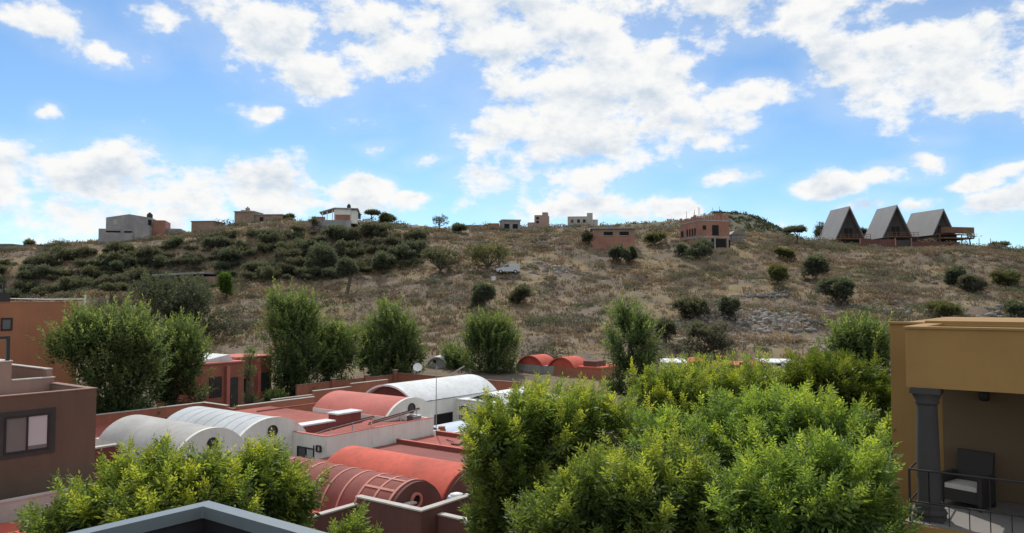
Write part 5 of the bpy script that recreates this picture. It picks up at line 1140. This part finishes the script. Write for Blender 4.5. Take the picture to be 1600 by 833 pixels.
mid('dark rounded ash tree left of the red house', 57, [(276, 562, 38, 45, 0), (255, 558, 24, 38, 0), (298, 556, 18, 32, 0), (278, 525, 28, 24, 0), (272, 590, 28, 22, 0)], 1700, 2)
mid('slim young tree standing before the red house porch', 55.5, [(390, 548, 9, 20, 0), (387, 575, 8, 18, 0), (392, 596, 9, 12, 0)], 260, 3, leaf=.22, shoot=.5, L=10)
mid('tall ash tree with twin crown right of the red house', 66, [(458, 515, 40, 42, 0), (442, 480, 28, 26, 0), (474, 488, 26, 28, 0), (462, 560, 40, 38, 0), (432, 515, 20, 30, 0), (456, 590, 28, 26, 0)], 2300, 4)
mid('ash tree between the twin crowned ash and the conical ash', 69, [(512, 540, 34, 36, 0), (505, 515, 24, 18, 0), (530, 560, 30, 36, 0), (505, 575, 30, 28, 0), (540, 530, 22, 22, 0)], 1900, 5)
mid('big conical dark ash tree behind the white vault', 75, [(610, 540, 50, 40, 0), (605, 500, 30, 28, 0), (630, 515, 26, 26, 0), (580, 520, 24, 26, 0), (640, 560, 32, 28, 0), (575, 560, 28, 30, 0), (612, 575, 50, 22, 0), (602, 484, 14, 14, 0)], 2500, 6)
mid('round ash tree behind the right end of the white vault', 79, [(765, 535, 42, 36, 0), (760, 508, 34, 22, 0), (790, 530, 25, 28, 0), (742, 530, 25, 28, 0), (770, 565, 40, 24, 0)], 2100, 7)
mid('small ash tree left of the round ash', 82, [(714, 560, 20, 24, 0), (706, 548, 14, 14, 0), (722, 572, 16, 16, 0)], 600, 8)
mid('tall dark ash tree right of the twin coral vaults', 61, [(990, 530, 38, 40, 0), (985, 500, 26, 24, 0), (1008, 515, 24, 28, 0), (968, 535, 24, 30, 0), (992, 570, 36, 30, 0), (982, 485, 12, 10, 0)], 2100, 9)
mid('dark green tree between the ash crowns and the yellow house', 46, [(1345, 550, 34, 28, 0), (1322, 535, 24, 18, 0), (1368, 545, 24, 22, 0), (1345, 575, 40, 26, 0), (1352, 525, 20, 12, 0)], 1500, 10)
# shrubs along the street
for i, (p, q, hw_, ht_, lab) in enumerate([(250, 640, 22, 22, 'low hedge bush left of the street wall'), (215, 645, 16, 18, 'small bush under the broad leafy ash'), (374, 632, 8, 12, 'dark bush by the red house door'), (430, 622, 14, 20, 'bush at the foot of the twin crowned ash')]):
    Y = (56, 53, 58, 62)[i]; x, y, z = at_depth(p, q, Y); z = zt1(x, y); k = y / 1200
    tree('shrub', lab, (x, y, z), [(x, y, z + ht_ * k * .5, hw_ * k, hw_ * k, ht_ * k * .6)], 260, 'leaf_far', .05, fork=z + .3, seed=400 + i, cat='shrub', L=7, leaf=.22, wid=.5, shoot=.35, up=.4, cols=MIDC, tip=.3)

# ---- near ash trees: upright plumes of pinnate leaves
def near(label, Y, blobs, n, seed, cols=ASH, tpx=None, **kw):
    bl = px_blobs(blobs, Y); x = bl[0][0] if tpx is None else (tpx - 800) / 1200 * Y
    base = (x, Y, zt1(x, Y)); a = dict(L=24, K=7, leaf=.30, wid=.36, shoot=.72, up=.74, cols=cols, tip=.45, gap=.1, shell=.25, droop=.25, plume=True, spread=.88); a.update(kw)
    return tree('ash_tree', label, base, bl, n, 'leaf', .11, fork=base[2] + 3.2, seed=seed, **a)
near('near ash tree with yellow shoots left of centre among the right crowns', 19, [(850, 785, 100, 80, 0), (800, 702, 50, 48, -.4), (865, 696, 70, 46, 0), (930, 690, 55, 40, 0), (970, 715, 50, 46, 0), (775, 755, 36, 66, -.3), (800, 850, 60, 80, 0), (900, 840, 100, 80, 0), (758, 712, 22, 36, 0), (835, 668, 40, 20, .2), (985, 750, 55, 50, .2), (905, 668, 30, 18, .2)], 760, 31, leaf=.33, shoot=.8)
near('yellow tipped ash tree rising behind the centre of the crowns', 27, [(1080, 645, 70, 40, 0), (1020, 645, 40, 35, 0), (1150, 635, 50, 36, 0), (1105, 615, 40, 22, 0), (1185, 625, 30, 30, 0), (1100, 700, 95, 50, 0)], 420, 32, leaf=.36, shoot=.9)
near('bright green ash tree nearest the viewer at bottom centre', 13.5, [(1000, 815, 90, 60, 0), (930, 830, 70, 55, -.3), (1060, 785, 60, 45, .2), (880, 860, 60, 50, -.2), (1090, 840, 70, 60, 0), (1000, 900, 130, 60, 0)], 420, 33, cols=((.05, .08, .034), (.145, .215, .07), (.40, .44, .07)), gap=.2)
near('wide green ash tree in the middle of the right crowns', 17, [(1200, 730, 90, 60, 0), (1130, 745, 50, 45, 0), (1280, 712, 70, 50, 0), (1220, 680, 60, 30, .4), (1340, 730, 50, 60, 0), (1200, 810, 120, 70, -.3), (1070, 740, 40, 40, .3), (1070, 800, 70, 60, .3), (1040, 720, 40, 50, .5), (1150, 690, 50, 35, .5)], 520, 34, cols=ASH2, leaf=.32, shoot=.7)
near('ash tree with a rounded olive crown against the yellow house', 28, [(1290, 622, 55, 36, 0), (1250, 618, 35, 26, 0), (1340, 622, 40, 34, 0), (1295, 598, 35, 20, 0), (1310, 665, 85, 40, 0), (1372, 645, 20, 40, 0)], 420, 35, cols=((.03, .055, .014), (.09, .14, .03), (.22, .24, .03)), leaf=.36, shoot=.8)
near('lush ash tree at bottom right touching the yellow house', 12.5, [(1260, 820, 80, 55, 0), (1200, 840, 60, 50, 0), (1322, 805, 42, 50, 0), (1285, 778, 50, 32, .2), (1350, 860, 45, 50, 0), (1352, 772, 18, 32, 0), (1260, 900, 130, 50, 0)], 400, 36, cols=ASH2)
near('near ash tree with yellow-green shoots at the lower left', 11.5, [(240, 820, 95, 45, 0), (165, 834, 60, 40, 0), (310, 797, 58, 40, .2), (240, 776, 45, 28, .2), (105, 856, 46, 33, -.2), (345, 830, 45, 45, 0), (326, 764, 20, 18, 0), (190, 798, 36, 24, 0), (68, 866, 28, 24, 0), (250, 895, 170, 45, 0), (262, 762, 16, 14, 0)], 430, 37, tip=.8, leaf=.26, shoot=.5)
near('slimmer ash tree right of the lower left ash', 12.5, [(425, 795, 30, 36, 0), (405, 762, 16, 26, 0), (446, 812, 26, 34, 0), (420, 850, 45, 40, 0), (458, 800, 14, 26, 0)], 170, 38, leaf=.26, shoot=.5, tip=.7)
near('small leafy sprig rising at the bottom below the maroon wall', 11, [(545, 856, 9, 14, 0), (562, 868, 18, 14, 0), (530, 872, 16, 12, 0)], 13, 39, leaf=.24, shoot=.42, tip=.7)
